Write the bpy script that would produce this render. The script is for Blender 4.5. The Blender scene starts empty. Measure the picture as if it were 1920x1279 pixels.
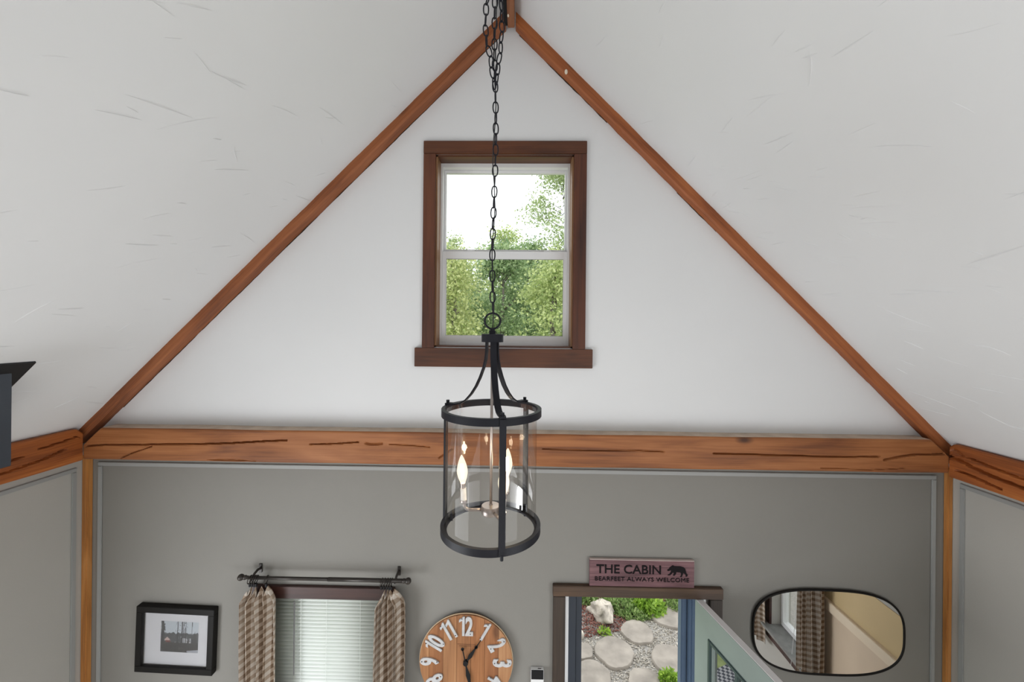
import bpy, bmesh, math, random
from mathutils import Vector, Matrix, noise as mnoise
PI = math.pi
rnd = random.Random(11)
SC = bpy.context.scene
COL = SC.collection

# ------------------------------------------------------------------ camera
EYE = Vector((0, 0, 3.8)); YAW = .019; ROLL = .0095; FPX = 740.0
fwd = Vector((-math.sin(YAW), math.cos(YAW), 0)); r0 = Vector((math.cos(YAW), math.sin(YAW), 0)); u0 = Vector((0, 0, 1))
rgt = r0*math.cos(ROLL) + u0*math.sin(ROLL); upv = u0*math.cos(ROLL) - r0*math.sin(ROLL)
cd = bpy.data.cameras.new('camera'); cam = bpy.data.objects.new('camera', cd); COL.objects.link(cam)
M = Matrix((rgt, upv, -fwd)).transposed().to_4x4(); M.translation = EYE; cam.matrix_world = M
cd.sensor_width = 36; cd.lens = FPX/1920*36; cd.shift_y = -24.5/1920; cd.clip_start = .02; cd.clip_end = 400
SC.camera = cam
# ------------------------------------------------------------------ world, light, exposure
SC.view_settings.view_transform = 'Standard'; SC.view_settings.look = 'None'
SC.view_settings.gamma = 1; SC.view_settings.use_curve_mapping = False
SC.view_settings.exposure = 0.0
W = bpy.data.worlds.new('overcast_sky'); SC.world = W; W.use_nodes = True
wn = W.node_tree.nodes; wl = W.node_tree.links
bg = wn['Background']; bg.inputs[1].default_value = 4.0
tc = wn.new('ShaderNodeTexCoord'); nz = wn.new('ShaderNodeTexNoise'); cr = wn.new('ShaderNodeValToRGB')
nz.inputs['Scale'].default_value = 2.2; nz.inputs['Detail'].default_value = 4
wl.new(tc.outputs['Generated'], nz.inputs['Vector']); wl.new(nz.outputs[0], cr.inputs[0]); wl.new(cr.outputs[0], bg.inputs[0])
cr.color_ramp.elements[0].position = .35; cr.color_ramp.elements[0].color = (.47, .50, .53, 1)
cr.color_ramp.elements[1].position = .62; cr.color_ramp.elements[1].color = (.56, .565, .57, 1)

def area(name, loc, direction, sx, sy, power, color=(1, 1, 1)):
    l = bpy.data.lights.new(name, 'AREA'); l.shape = 'RECTANGLE'; l.size = sx; l.size_y = sy; l.energy = power; l.color = color
    o = bpy.data.objects.new(name, l); COL.objects.link(o); o.location = loc
    o.rotation_euler = Vector(direction).to_track_quat('-Z', 'Y').to_euler()
    return o
# added area lamps boosting the daylight, set in unseen rear and side wall openings
DAY = (.955, .99, 1.03)
area('daylight_fill_rear', (-.1, -4.42, 1.45), (0, 1, 0), 3.6, 1.8, 28, DAY)
area('daylight_fill_right_rear', (2.66, -1.3, 1.45), (-1, 0, 0), 3.0, 1.5, 88, DAY)
area('daylight_fill_left', (-2.78, .1, 1.45), (1, 0, 0), 2.3, 1.5, 100, DAY)

# ------------------------------------------------------------------ materials
MATS = {}
def nodes_of(name):
    m = bpy.data.materials.new(name); m.use_nodes = True
    return m, m.node_tree.nodes, m.node_tree.links, m.node_tree.nodes['Principled BSDF']
def srgb(r, g, b):
    f = lambda c: c/12.92 if c <= .04045 else ((c+.055)/1.055)**2.4
    return (f(r/255), f(g/255), f(b/255), 1)
def mat(name, col, rough=.6, metal=0, var=.12, vscale=6, bump=0, bscale=60, emit=None, estr=0, spec=.5):
    m, n, l, p = nodes_of(name)
    p.inputs['Roughness'].default_value = rough; p.inputs['Metallic'].default_value = metal
    p.inputs['Specular IOR Level'].default_value = spec
    t = n.new('ShaderNodeTexCoord')
    a = n.new('ShaderNodeTexNoise'); a.inputs['Scale'].default_value = vscale; a.inputs['Detail'].default_value = 5
    l.new(t.outputs['Object'], a.inputs['Vector'])
    r = n.new('ShaderNodeValToRGB'); l.new(a.outputs[0], r.inputs[0]); l.new(r.outputs[0], p.inputs['Base Color'])
    r.color_ramp.elements[0].position = .3; r.color_ramp.elements[1].position = .7
    r.color_ramp.elements[0].color = tuple(c*(1-var) for c in col[:3])+(1,)
    r.color_ramp.elements[1].color = tuple(min(1, c*(1+var)) for c in col[:3])+(1,)
    if bump:
        b = n.new('ShaderNodeTexNoise'); b.inputs['Scale'].default_value = bscale; b.inputs['Detail'].default_value = 4
        l.new(t.outputs['Object'], b.inputs['Vector'])
        bb = n.new('ShaderNodeBump'); bb.inputs['Strength'].default_value = bump; bb.inputs['Distance'].default_value = .01
        l.new(b.outputs[0], bb.inputs['Height']); l.new(bb.outputs[0], p.inputs['Normal'])
    if emit:
        p.inputs['Emission Color'].default_value = emit; p.inputs['Emission Strength'].default_value = estr
    MATS[name] = m
    return m
def wood(name, dark, mid, light, axis='X', rot=0, rough=.6, grain=1.0, knots=.0, scale=1.0):
    m, n, l, p = nodes_of(name)
    p.inputs['Roughness'].default_value = rough
    t = n.new('ShaderNodeTexCoord'); mp0 = n.new('ShaderNodeMapping'); mp0.vector_type = 'POINT'
    mp0.inputs['Rotation'].default_value = (0, rot, 0); l.new(t.outputs['Object'], mp0.inputs['Vector'])
    def sc(a, b):
        s = [b*scale]*3; s['XYZ'.index(axis)] = a*scale
        q = n.new('ShaderNodeMapping'); q.inputs['Scale'].default_value = s; l.new(mp0.outputs[0], q.inputs['Vector']); return q
    a = n.new('ShaderNodeTexNoise'); a.inputs['Scale'].default_value = 1; a.inputs['Detail'].default_value = 6; a.inputs['Distortion'].default_value = .8
    l.new(sc(1.3, 11).outputs[0], a.inputs['Vector'])
    g = n.new('ShaderNodeTexNoise'); g.inputs['Scale'].default_value = 1; g.inputs['Detail'].default_value = 3; g.inputs['Distortion'].default_value = .4
    l.new(sc(3, 120).outputs[0], g.inputs['Vector'])
    mx = n.new('ShaderNodeMix'); mx.data_type = 'FLOAT'; mx.inputs[0].default_value = .32*grain
    l.new(a.outputs[0], mx.inputs[2]); l.new(g.outputs[0], mx.inputs[3])
    r = n.new('ShaderNodeValToRGB'); l.new(mx.outputs[0], r.inputs[0])
    r.color_ramp.elements[0].position = .30; r.color_ramp.elements[0].color = dark
    r.color_ramp.elements[1].position = .72; r.color_ramp.elements[1].color = light
    e = r.color_ramp.elements.new(.5); e.color = mid
    out = r.outputs[0]
    if knots:
        v = n.new('ShaderNodeTexVoronoi'); v.inputs['Scale'].default_value = 1
        l.new(sc(2.4, 5.5).outputs[0], v.inputs['Vector'])
        kr = n.new('ShaderNodeValToRGB'); l.new(v.outputs['Distance'], kr.inputs[0])
        kr.color_ramp.elements[0].position = .06; kr.color_ramp.elements[0].color = (1, 1, 1, 1)
        kr.color_ramp.elements[1].position = .16; kr.color_ramp.elements[1].color = (0, 0, 0, 1)
        km = n.new('ShaderNodeMath'); km.operation = 'MULTIPLY'; km.inputs[1].default_value = knots; l.new(kr.outputs[0], km.inputs[0])
        k2 = n.new('ShaderNodeMix'); k2.data_type = 'RGBA'; l.new(km.outputs[0], k2.inputs[0]); l.new(out, k2.inputs[6])
        k2.inputs[7].default_value = tuple(c*.35 for c in dark[:3])+(1,); out = k2.outputs[2]
    l.new(out, p.inputs['Base Color'])
    bb = n.new('ShaderNodeBump'); bb.inputs['Strength'].default_value = .25; bb.inputs['Distance'].default_value = .004
    l.new(mx.outputs[0], bb.inputs['Height']); l.new(bb.outputs[0], p.inputs['Normal'])
    MATS[name] = m
    return m
def thin_glass(name, tint=(1, 1, 1, 1), refl=.5, ior=1.45, rough=0.0):
    m, n, l, p = nodes_of(name); n.remove(p)
    tr = n.new('ShaderNodeBsdfTransparent'); tr.inputs[0].default_value = tint
    gl = n.new('ShaderNodeBsdfGlossy'); gl.inputs['Roughness'].default_value = rough
    fr = n.new('ShaderNodeFresnel'); fr.inputs[0].default_value = ior
    mu = n.new('ShaderNodeMath'); mu.operation = 'MULTIPLY'; mu.inputs[1].default_value = refl; l.new(fr.outputs[0], mu.inputs[0])
    mx = n.new('ShaderNodeMixShader'); l.new(mu.outputs[0], mx.inputs[0]); l.new(tr.outputs[0], mx.inputs[1]); l.new(gl.outputs[0], mx.inputs[2])
    l.new(mx.outputs[0], n['Material Output'].inputs[0])
    MATS[name] = m
    return m
def leaf_mat(name, c0, c1):
    m, n, l, p = nodes_of(name)
    at = n.new('ShaderNodeAttribute'); at.attribute_name = 'tint'
    r = n.new('ShaderNodeValToRGB'); l.new(at.outputs['Fac'], r.inputs[0]); r.color_ramp.elements[0].color = c0; r.color_ramp.elements[1].color = c1
    l.new(r.outputs[0], p.inputs['Base Color']); p.inputs['Roughness'].default_value = .55
    tl = n.new('ShaderNodeBsdfTranslucent'); l.new(r.outputs[0], tl.inputs[0])
    mx = n.new('ShaderNodeMixShader'); mx.inputs[0].default_value = .5
    l.new(p.outputs[0], mx.inputs[1]); l.new(tl.outputs[0], mx.inputs[2]); l.new(mx.outputs[0], n['Material Output'].inputs[0])
    MATS[name] = m
    return m

PLASTER = mat('white_plaster', (.72, .725, .73), .85, var=.015, vscale=1.2, bump=.10, bscale=9)
GREY_LIT = mat('grey_paint_lit', (.415, .400, .368), .7, var=.02, vscale=2, bump=.05, bscale=120)  # the grey wall paint, lightened in colour for brighter light on the side walls
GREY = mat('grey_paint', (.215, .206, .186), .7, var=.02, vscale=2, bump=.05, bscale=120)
GREYTRIM = mat('grey_trim_paint', (.31, .315, .305), .55, var=.03, vscale=3)
CREAM = mat('cream_paint', (.62, .49, .36), .6, var=.02)
CREAM2 = mat('cream_rail_paint', (.72, .60, .45), .5, var=.02)
ORANGE_X = wood('stained_beam_along_x', srgb(92, 48, 22), srgb(142, 86, 44), srgb(172, 112, 66), 'X', knots=.9, grain=.8)
ORANGE_Y = wood('stained_beam_along_y', srgb(98, 46, 14), srgb(154, 84, 34), srgb(188, 116, 56), 'Y', knots=.8)
ORANGE_Z = wood('stained_post_along_z', srgb(130, 78, 34), srgb(182, 122, 62), srgb(204, 146, 86), 'Z', knots=.7)
RAFT_L = wood('stained_rafter_left', srgb(92, 46, 20), srgb(138, 78, 40), srgb(164, 100, 58), 'X', rot=PI/4, knots=.5)
RAFT_R = wood('stained_rafter_right', srgb(98, 48, 18), srgb(146, 80, 38), srgb(172, 102, 54), 'X', rot=-PI/4, knots=.7)
CAS_X = wood('dark_casing_along_x', srgb(48, 22, 10), srgb(82, 44, 22), srgb(102, 58, 32), 'X', rough=.45, knots=.4)
CAS_Z = wood('dark_casing_along_z', srgb(50, 23, 12), srgb(84, 43, 23), srgb(104, 58, 33), 'Z', rough=.45, knots=.4)
JAMB = wood('window_jamb_wood', srgb(88, 58, 34), srgb(126, 88, 56), srgb(150, 112, 78), 'Z', rough=.5)
DCAS_X = wood('door_casing_along_x', srgb(38, 27, 19), srgb(68, 50, 37), srgb(96, 72, 51), 'X', rough=.5, knots=.3)
DCAS_Z = wood('door_casing_along_z', srgb(34, 27, 22), srgb(54, 43, 35), srgb(72, 57, 45), 'Z', rough=.5, knots=.3)
REDCAS = wood('red_brown_casing', srgb(36, 18, 15), srgb(56, 30, 25), srgb(70, 40, 33), 'X', rough=.45)
VINYL = mat('white_vinyl', (.72, .72, .72), .35, var=.01)
SASHGREY = mat('grey_sash_seal', (.30, .30, .29), .5, var=.02)  # plain grey seal round the sash glass
BLIND = mat('blind_slat_white', (.74, .78, .74), .4, var=.01)
IRON = mat('dark_bronze_iron', (.0105, .011, .016), .5, metal=0, var=.2, vscale=20, bump=.05, bscale=200, spec=.22)
IRONROD = mat('oiled_bronze', (.040, .034, .030), .38, metal=.4, var=.2, vscale=20)
BRUSHED = mat('brushed_nickel', (.34, .30, .28), .34, metal=.8, var=.05)
CORD = mat('black_cord', (.02, .02, .02), .6)
SLEEVE = mat('candle_sleeve', (.78, .76, .72), .6, bump=.2, bscale=150)
FILAMENT = mat('glowing_filament', (1, .9, .7), .5, emit=(1, .80, .50, 1), estr=60)
GLASS = thin_glass('clear_window_glass', (.96, .97, .96, 1), .35)
LGLASS = thin_glass('lantern_glass', (.95, .94, .93, 1), .26, 1.5)
m_, n_, l_, p_ = nodes_of('glowing_bulb_glass'); n_.remove(p_)      # a lit lamp bulb: clear envelope that glows
tr_ = n_.new('ShaderNodeBsdfTransparent'); em_ = n_.new('ShaderNodeEmission'); em_.inputs[0].default_value = (1, .84, .60, 1); em_.inputs[1].default_value = 2.2
lw_ = n_.new('ShaderNodeMixShader'); lw_.inputs[0].default_value = .42
l_.new(tr_.outputs[0], lw_.inputs[1]); l_.new(em_.outputs[0], lw_.inputs[2]); l_.new(lw_.outputs[0], n_['Material Output'].inputs[0])
BULB = m_
FRAMEBLACK = mat('black_picture_frame', (.009, .008, .007), .45, var=.1, spec=.15)
MATBOARD = mat('white_mat_board', (.66, .66, .69), .8, var=.01)
MIRROR = mat('mirror_silver', (.92, .92, .92), .0, metal=1, var=0)
NUMERAL = mat('galvanised_numeral', (.50, .50, .50), .55, metal=.1, var=.12, vscale=25)
SCREW = mat('screw_dark', (.03, .03, .035), .5, metal=.6)
BLACK = mat('matte_black', (.010, .010, .011), .6, spec=.2)
SIGN = wood('mauve_sign_board', srgb(66, 42, 46), srgb(106, 74, 78), srgb(138, 102, 104), 'X', rough=.7, scale=1.6)
SIGNEDGE = mat('sign_pale_edge', (.55, .45, .42), .6)
SIGNINK = mat('sign_black_ink', (.012, .010, .011), .8, spec=.1)
BLUE = mat('slate_blue_paint', (.070, .110, .175), .4, var=.05)
DOORGREEN = mat('sage_door_paint', (.250, .300, .280), .45, var=.04)
DOORWHITE = mat('door_edge_white', (.80, .80, .81), .5, var=.03)
DOORDARK = mat('dark_green_lite_frame', (.055, .085, .082), .4, var=.05)
SLATE = mat('slate_flue_metal', (.05, .06, .075), .45, metal=.2, var=.05)
FLUEBLACK = mat('black_trim_plate', (.015, .016, .018), .4, metal=.2)
FLOORW = wood('floor_board_wood', srgb(168, 158, 146), srgb(190, 182, 170), srgb(206, 198, 188), 'Y', rough=.45)
PLANKS = [wood('clock_plank_%d' % i, srgb(*a), srgb(*b), srgb(*c), 'Z', rough=.6, knots=.55) for i, (a, b, c) in enumerate([
    ((118, 76, 44), (154, 106, 66), (184, 136, 94)), ((102, 60, 32), (140, 90, 52), (166, 114, 72)), ((124, 82, 50), (162, 114, 74), (190, 146, 104)),
    ((104, 64, 36), (146, 98, 60), (178, 128, 88)), ((112, 66, 36), (148, 96, 56), (176, 122, 78)), ((98, 58, 32), (136, 86, 50), (166, 112, 70)), ((118, 78, 48), (156, 108, 70), (184, 140, 100))])]

def gingham(name, light, midc, dark):
    m, n, l, p = nodes_of(name); p.inputs['Roughness'].default_value = .9
    uv = n.new('ShaderNodeUVMap'); sx = n.new('ShaderNodeSeparateXYZ'); l.new(uv.outputs[0], sx.inputs[0])
    o = []
    for k in (0, 1):
        a = n.new('ShaderNodeMath'); a.operation = 'FRACT'; d = n.new('ShaderNodeMath'); d.operation = 'DIVIDE'; d.inputs[1].default_value = .050
        g = n.new('ShaderNodeMath'); g.operation = 'GREATER_THAN'; g.inputs[1].default_value = .5
        l.new(sx.outputs[k], d.inputs[0]); l.new(d.outputs[0], a.inputs[0]); l.new(a.outputs[0], g.inputs[0]); o.append(g)
    s = n.new('ShaderNodeMath'); s.operation = 'ADD'; l.new(o[0].outputs[0], s.inputs[0]); l.new(o[1].outputs[0], s.inputs[1])
    h = n.new('ShaderNodeMath'); h.operation = 'MULTIPLY'; h.inputs[1].default_value = .5; l.new(s.outputs[0], h.inputs[0])
    r = n.new('ShaderNodeValToRGB'); r.color_ramp.interpolation = 'CONSTANT'; l.new(h.outputs[0], r.inputs[0])
    r.color_ramp.elements[0].color = light; r.color_ramp.elements[0].position = 0
    r.color_ramp.elements[1].color = dark; r.color_ramp.elements[1].position = .75
    e = r.color_ramp.elements.new(.25); e.color = midc
    tn = n.new('ShaderNodeTexNoise'); tn.inputs['Scale'].default_value = 900; l.new(uv.outputs[0], tn.inputs['Vector'])
    bb = n.new('ShaderNodeBump'); bb.inputs['Strength'].default_value = .3; bb.inputs['Distance'].default_value = .002
    l.new(tn.outputs[0], bb.inputs['Height']); l.new(bb.outputs[0], p.inputs['Normal'])
    l.new(r.outputs[0], p.inputs['Base Color'])
    tl = n.new('ShaderNodeBsdfTranslucent'); l.new(r.outputs[0], tl.inputs[0])
    mx = n.new('ShaderNodeMixShader'); mx.inputs[0].default_value = .2
    l.new(p.outputs[0], mx.inputs[1]); l.new(tl.outputs[0], mx.inputs[2]); l.new(mx.outputs[0], n['Material Output'].inputs[0])
    return m
GING = gingham('tan_gingham_cloth', srgb(206, 196, 184), srgb(172, 154, 136), srgb(124, 102, 82))

# ------------------------------------------------------------------ mesh helpers
class MB:
    def __init__(s): s.v = []; s.f = []; s.uv = None
    def add(s, vs, fs):
        o = len(s.v); s.v += [tuple(v) for v in vs]; s.f += [tuple(i+o for i in f) for f in fs]; return s
    def box(s, x0, x1, y0, y1, z0, z1):
        vs = [(x, y, z) for z in (z0, z1) for y in (y0, y1) for x in (x0, x1)]
        return s.add(vs, [(0, 2, 3, 1), (4, 5, 7, 6), (0, 1, 5, 4), (1, 3, 7, 5), (3, 2, 6, 7), (2, 0, 4, 6)])
    def prism_xz(s, poly, y0, y1):
        n = len(poly); vs = [(x, y0, z) for x, z in poly]+[(x, y1, z) for x, z in poly]
        return s.add(vs, [tuple(range(n)), tuple(range(2*n-1, n-1, -1))]+[(i, (i+1) % n+0, (i+1) % n+n, i+n)[::-1] for i in range(n)])
    def prism_yz(s, poly, x0, x1):
        n = len(poly); vs = [(x0, y, z) for y, z in poly]+[(x1, y, z) for y, z in poly]
        return s.add(vs, [tuple(range(n))[::-1], tuple(range(n, 2*n))]+[(i, (i+1) % n, (i+1) % n+n, i+n) for i in range(n)])
    def lathe(s, prof, c, n=24, cap=True):
        vs = []; fs = []
        for r, z in prof:
            for i in range(n):
                a = 2*PI*i/n; vs.append((c[0]+r*math.cos(a), c[1]+r*math.sin(a), c[2]+z))
        for k in range(len(prof)-1):
            for i in range(n):
                j = (i+1) % n; fs.append((k*n+i, k*n+j, (k+1)*n+j, (k+1)*n+i))
        if cap: fs += [tuple(range(n))[::-1], tuple(range((len(prof)-1)*n, len(prof)*n))]
        return s.add(vs, fs)
    def tube(s, path, r, n=8, closed=False):
        P = [Vector(p) for p in path]; m = len(P); vs = []; fs = []
        rs = r if isinstance(r, (list, tuple)) else [r]*m
        nrm = None
        for i in range(m):
            a = P[(i-1) % m] if (closed or i > 0) else P[i]; b = P[(i+1) % m] if (closed or i < m-1) else P[i]
            t = (b-a).normalized()
            if nrm is None:
                nrm = t.orthogonal().normalized()
            nrm = (nrm-t*nrm.dot(t)).normalized(); bn = t.cross(nrm)
            for k in range(n):
                q = 2*PI*k/n; vs.append(P[i]+(nrm*math.cos(q)+bn*math.sin(q))*rs[i])
        for i in range(m if closed else m-1):
            j = (i+1) % m
            for k in range(n):
                l = (k+1) % n; fs.append((i*n+k, i*n+l, j*n+l, j*n+k))
        if not closed: fs += [tuple(range(n))[::-1], tuple(range((m-1)*n, m*n))]
        return s.add(vs, fs)
    def strap(s, path, side, w, th):       # flat strip: side = width direction
        P = [Vector(p) for p in path]; sd = Vector(side).normalized(); vs = []; fs = []; m = len(P)
        for i in range(m):
            t = (P[min(i+1, m-1)]-P[max(i-1, 0)]).normalized(); nn = t.cross(sd).normalized()
            vs += [P[i]+sd*w/2+nn*th/2, P[i]-sd*w/2+nn*th/2, P[i]-sd*w/2-nn*th/2, P[i]+sd*w/2-nn*th/2]
        for i in range(m-1):
            for k in range(4):
                l = (k+1) % 4; fs.append((i*4+k, i*4+l, i*4+4+l, i*4+4+k))
        fs += [(3, 2, 1, 0), (4*m-4, 4*m-3, 4*m-2, 4*m-1)]
        return s.add(vs, fs)
    def ball(s, c, r, n=12, sz=(1, 1, 1)):
        pr = [(r*math.sin(PI*k/n), -r*math.cos(PI*k/n)) for k in range(n+1)]
        vs = []; fs = []
        for a, z in pr[1:-1]:
            for i in range(n):
                q = 2*PI*i/n; vs.append((c[0]+a*math.cos(q)*sz[0], c[1]+a*math.sin(q)*sz[1], c[2]+z*sz[2]))
        for k in range(n-2):
            for i in range(n):
                j = (i+1) % n; fs.append((k*n+i, k*n+j, (k+1)*n+j, (k+1)*n+i))
        b = len(vs); vs += [(c[0], c[1], c[2]-r*sz[2]), (c[0], c[1], c[2]+r*sz[2])]
        for i in range(n):
            j = (i+1) % n; fs.append((b, j, i)); fs.append((b+1, (n-2)*n+i, (n-2)*n+j))
        return s.add(vs, fs)
    def build(s, name, m, parent=None, smooth=False, bevel=0, xform=None):
        me = bpy.data.meshes.new(name)
        off = Vector(parent['_o']) if parent is not None and '_o' in parent.keys() else Vector((0, 0, 0))
        vs = [Vector(v)-off for v in s.v] if xform is None else [xform @ Vector(v) for v in s.v]
        me.from_pydata(vs, [], s.f)
        if s.uv:
            ul = me.uv_layers.new(name='UVMap')
            for lp in me.loops: ul.data[lp.index].uv = s.uv[lp.vertex_index]
        bm = bmesh.new(); bm.from_mesh(me)
        if not s.uv: bmesh.ops.recalc_face_normals(bm, faces=bm.faces)
        if bevel: bmesh.ops.bevel(bm, geom=bm.edges[:], offset=bevel, segments=2, affect='EDGES', clamp_overlap=True)
        bm.to_mesh(me); bm.free()
        if smooth:
            for p in me.polygons: p.use_smooth = True
            if smooth == 'auto': me.set_sharp_from_angle(angle=.6)
        me.materials.append(m)
        o = bpy.data.objects.new(name, me); COL.objects.link(o)
        if parent is not None:
            o.parent = parent; o['_o'] = tuple(off)
        return o
def B(*a): return MB().box(*a)
def thing(name, label, cat, loc, group=None, kind=None, rot=None):
    o = bpy.data.objects.new(name, None); COL.objects.link(o); o.location = loc; o.empty_display_size = .05
    o['_o'] = tuple(loc)
    return tag(o, label, cat, group, kind)
def tag(o, label, cat, group=None, kind=None):
    o['label'] = label; o['category'] = cat
    if group: o['group'] = group
    if kind: o['kind'] = kind
    return o
def inst(o, parent, loc=None, rot=None, scale=None):
    c = o.copy(); COL.objects.link(c); c.parent = parent
    if loc is not None: c.location = loc
    if rot is not None: c.rotation_euler = rot
    if scale is not None: c.scale = scale
    return c
def ramp(a, b, n): return [a+(b-a)*i/(n-1) for i in range(n)]

# ================================================================== THE SHELL
XL, XR, YF, YB = -2.837, 2.722, 2.55, -4.5       # inner faces of the walls
RX, RZ, SL, SR = -.07, 5.825, .987, .994         # ridge line and roof slopes
def zc(x): return RZ-(SL*(RX-x) if x < RX else SR*(x-RX))
ZB = 3.0                                          # where grey wall gives way to the white gable (hidden by the tie beam)

fl = MB().box(XL-.2, XR+.2, YB-.2, YF+.2, -.2, -.012).build('floor', FLOORW); tag(fl, 'pale wooden board floor of the cabin room', 'floor', kind='structure')
pl = None
for i in range(37):                                # floor boards
    x0 = XL+i*.15; x1 = min(x0+.148, XR)
    B(x0, x1, YB, YF+.12, -.012, 0).build('plank', FLOORW, fl)
# front wall below the tie beam, with the window and door openings
WX0, WX1, WZ0, WZ1 = -1.645, -.865, .85, 2.035   # lower window opening
DX0, DX1, DZ1 = .315, 1.195, 2.10                # door opening
w = MB()
for a in ((XL-.2, WX0, 0, ZB), (WX0, WX1, 0, WZ0), (WX0, WX1, WZ1, ZB), (WX1, DX0, 0, ZB), (DX0, DX1, DZ1, ZB), (DX1, XR+.2, 0, ZB)):
    w.box(a[0], a[1], YF, YF+.2, a[2], a[3])
tag(w.build('wall_front', GREY), 'warm grey painted wall below the tie beam', 'wall', kind='structure')
# white gable
GX0, GX1, GZ0, GZ1 = -.552, .342, 3.672, 4.918   # upper window opening
def zo(x): return zc(x)+.02
g = MB()
g.prism_xz([(XL-.05, ZB), (GX0, ZB), (GX0, zo(GX0)), (XL-.05, zo(XL-.05))], YF, YF+.2)
g.prism_xz([(GX1, ZB), (XR+.05, ZB), (XR+.05, zo(XR+.05)), (GX1, zo(GX1))], YF, YF+.2)
g.prism_xz([(GX0, ZB), (GX1, ZB), (GX1, GZ0), (GX0, GZ0)], YF, YF+.2)
g.prism_xz([(GX0, GZ1), (GX1, GZ1), (GX1, zo(GX1)), (RX, zo(RX)), (GX0, zo(GX0))], YF, YF+.2)
tag(g.build('wall_gable', PLASTER), 'white plastered triangular gable above the tie beam', 'wall', kind='structure')
# side walls with the mirrored window's opening and the added lamp openings
RWY0, RWY1, RWZ0, RWZ1 = .80, 1.36, .66, 2.0
w = MB()
for a in ((YB, -2.8, 0, 3.07), (-2.8, .2, 0, .7), (-2.8, .2, 2.2, 3.07), (.2, RWY0, 0, 3.07), (RWY0, RWY1, 0, RWZ0), (RWY0, RWY1, RWZ1, 3.07), (RWY1, YF, 0, 3.07)):
    w.box(XR, XR+.2, a[0], a[1], a[2], a[3])
tag(w.build('wall_right', GREY_LIT), 'grey painted right side wall', 'wall', kind='structure')
w = MB()
for a in ((YB, -1.1, 0, 3.07), (-1.1, 1.3, 0, .7), (-1.1, 1.3, 2.2, 3.07), (1.3, YF, 0, 3.07)):
    w.box(XL-.2, XL, a[0], a[1], a[2], a[3])
tag(w.build('wall_left', GREY_LIT), 'grey painted left side wall', 'wall', kind='structure')
w = MB()
for a in ((XL-.2, -2.0, 0, 3.0), (-2.0, 1.8, 0, .5), (-2.0, 1.8, 2.4, 3.0), (1.8, XR+.2, 0, 3.0)):
    w.box(a[0], a[1], YB-.2, YB, a[2], a[3])
w.prism_xz([(XL-.05, 3.0), (XR+.05, 3.0), (XR+.05, zo(XR+.05)), (RX, zo(RX)), (XL-.05, zo(XL-.05))], YB-.2, YB)
tag(w.build('wall_rear', PLASTER), 'white rear wall behind the viewer with large added lamp openings', 'wall', kind='structure')
# ceilings with raised trowel marks
def ceiling(name, side, label):
    xe = XL-.2 if side < 0 else XR+.2
    c = MB(); t = .16
    poly = [(RX, RZ), (xe, zc(xe)), (xe, zc(xe)+t), (RX, RZ+t)]
    c.prism_xz(poly, YB-.2, YF+.2)
    o = tag(c.build(name, PLASTER), label, 'ceiling', kind='structure')
    r = random.Random(5 if side < 0 else 8); rb = MB()
    s = SL if side < 0 else SR; cosn = 1/math.hypot(1, s); nx, nzv = (s*cosn if side < 0 else -s*cosn), -cosn
    for k in range(230):
        x = RX+side*r.uniform(.15, 2.6); y = r.uniform(.1, 2.4)
        if abs(x-RX) < 1.0 and r.random() < .55: continue
        L = r.uniform(.03, .17)*(1.5 if r.random() < .25 else 1); ang = r.gauss(PI/2+.3, .4); cv = r.uniform(-1.4, 1.4)
        wd = r.uniform(.0018, .0042); hh = r.uniform(.002, .0045); n = 7; vs = []; fs = []
        for i in range(n):
            u = i/(n-1); a = ang+cv*(u-.5); yy = y+L*(u-.5)*math.sin(ang)+.3*L*cv*(u-.5)**2; ss = L*(u-.5)*math.cos(ang)
            xx = x+side*ss*cosn; tp = math.sin(PI*min(max(u, .02), .98))**.6
            base = Vector((xx, yy, zc(xx))); dn = Vector((nx, 0, nzv)); cr_ = Vector((-side*math.sin(ang)*cosn, math.cos(ang), math.sin(ang)*s*cosn))
            vs += [base+cr_*wd*tp-dn*.0005, base+dn*hh*tp, base-cr_*wd*tp-dn*.0005]
        for i in range(n-1):
            for q in (0, 1): fs.append((i*3+q, i*3+q+1, i*3+4+q, i*3+3+q))
        rb.add(vs, fs)
    q = rb.build('trowel_marks', PLASTER, o, smooth=True); q['kind'] = 'stuff'
    return o
ceiling('ceiling_left', -1, 'white plastered sloping ceiling to the left of the ridge')
ceiling('ceiling_right', 1, 'white plastered sloping ceiling to the right of the ridge')

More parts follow.
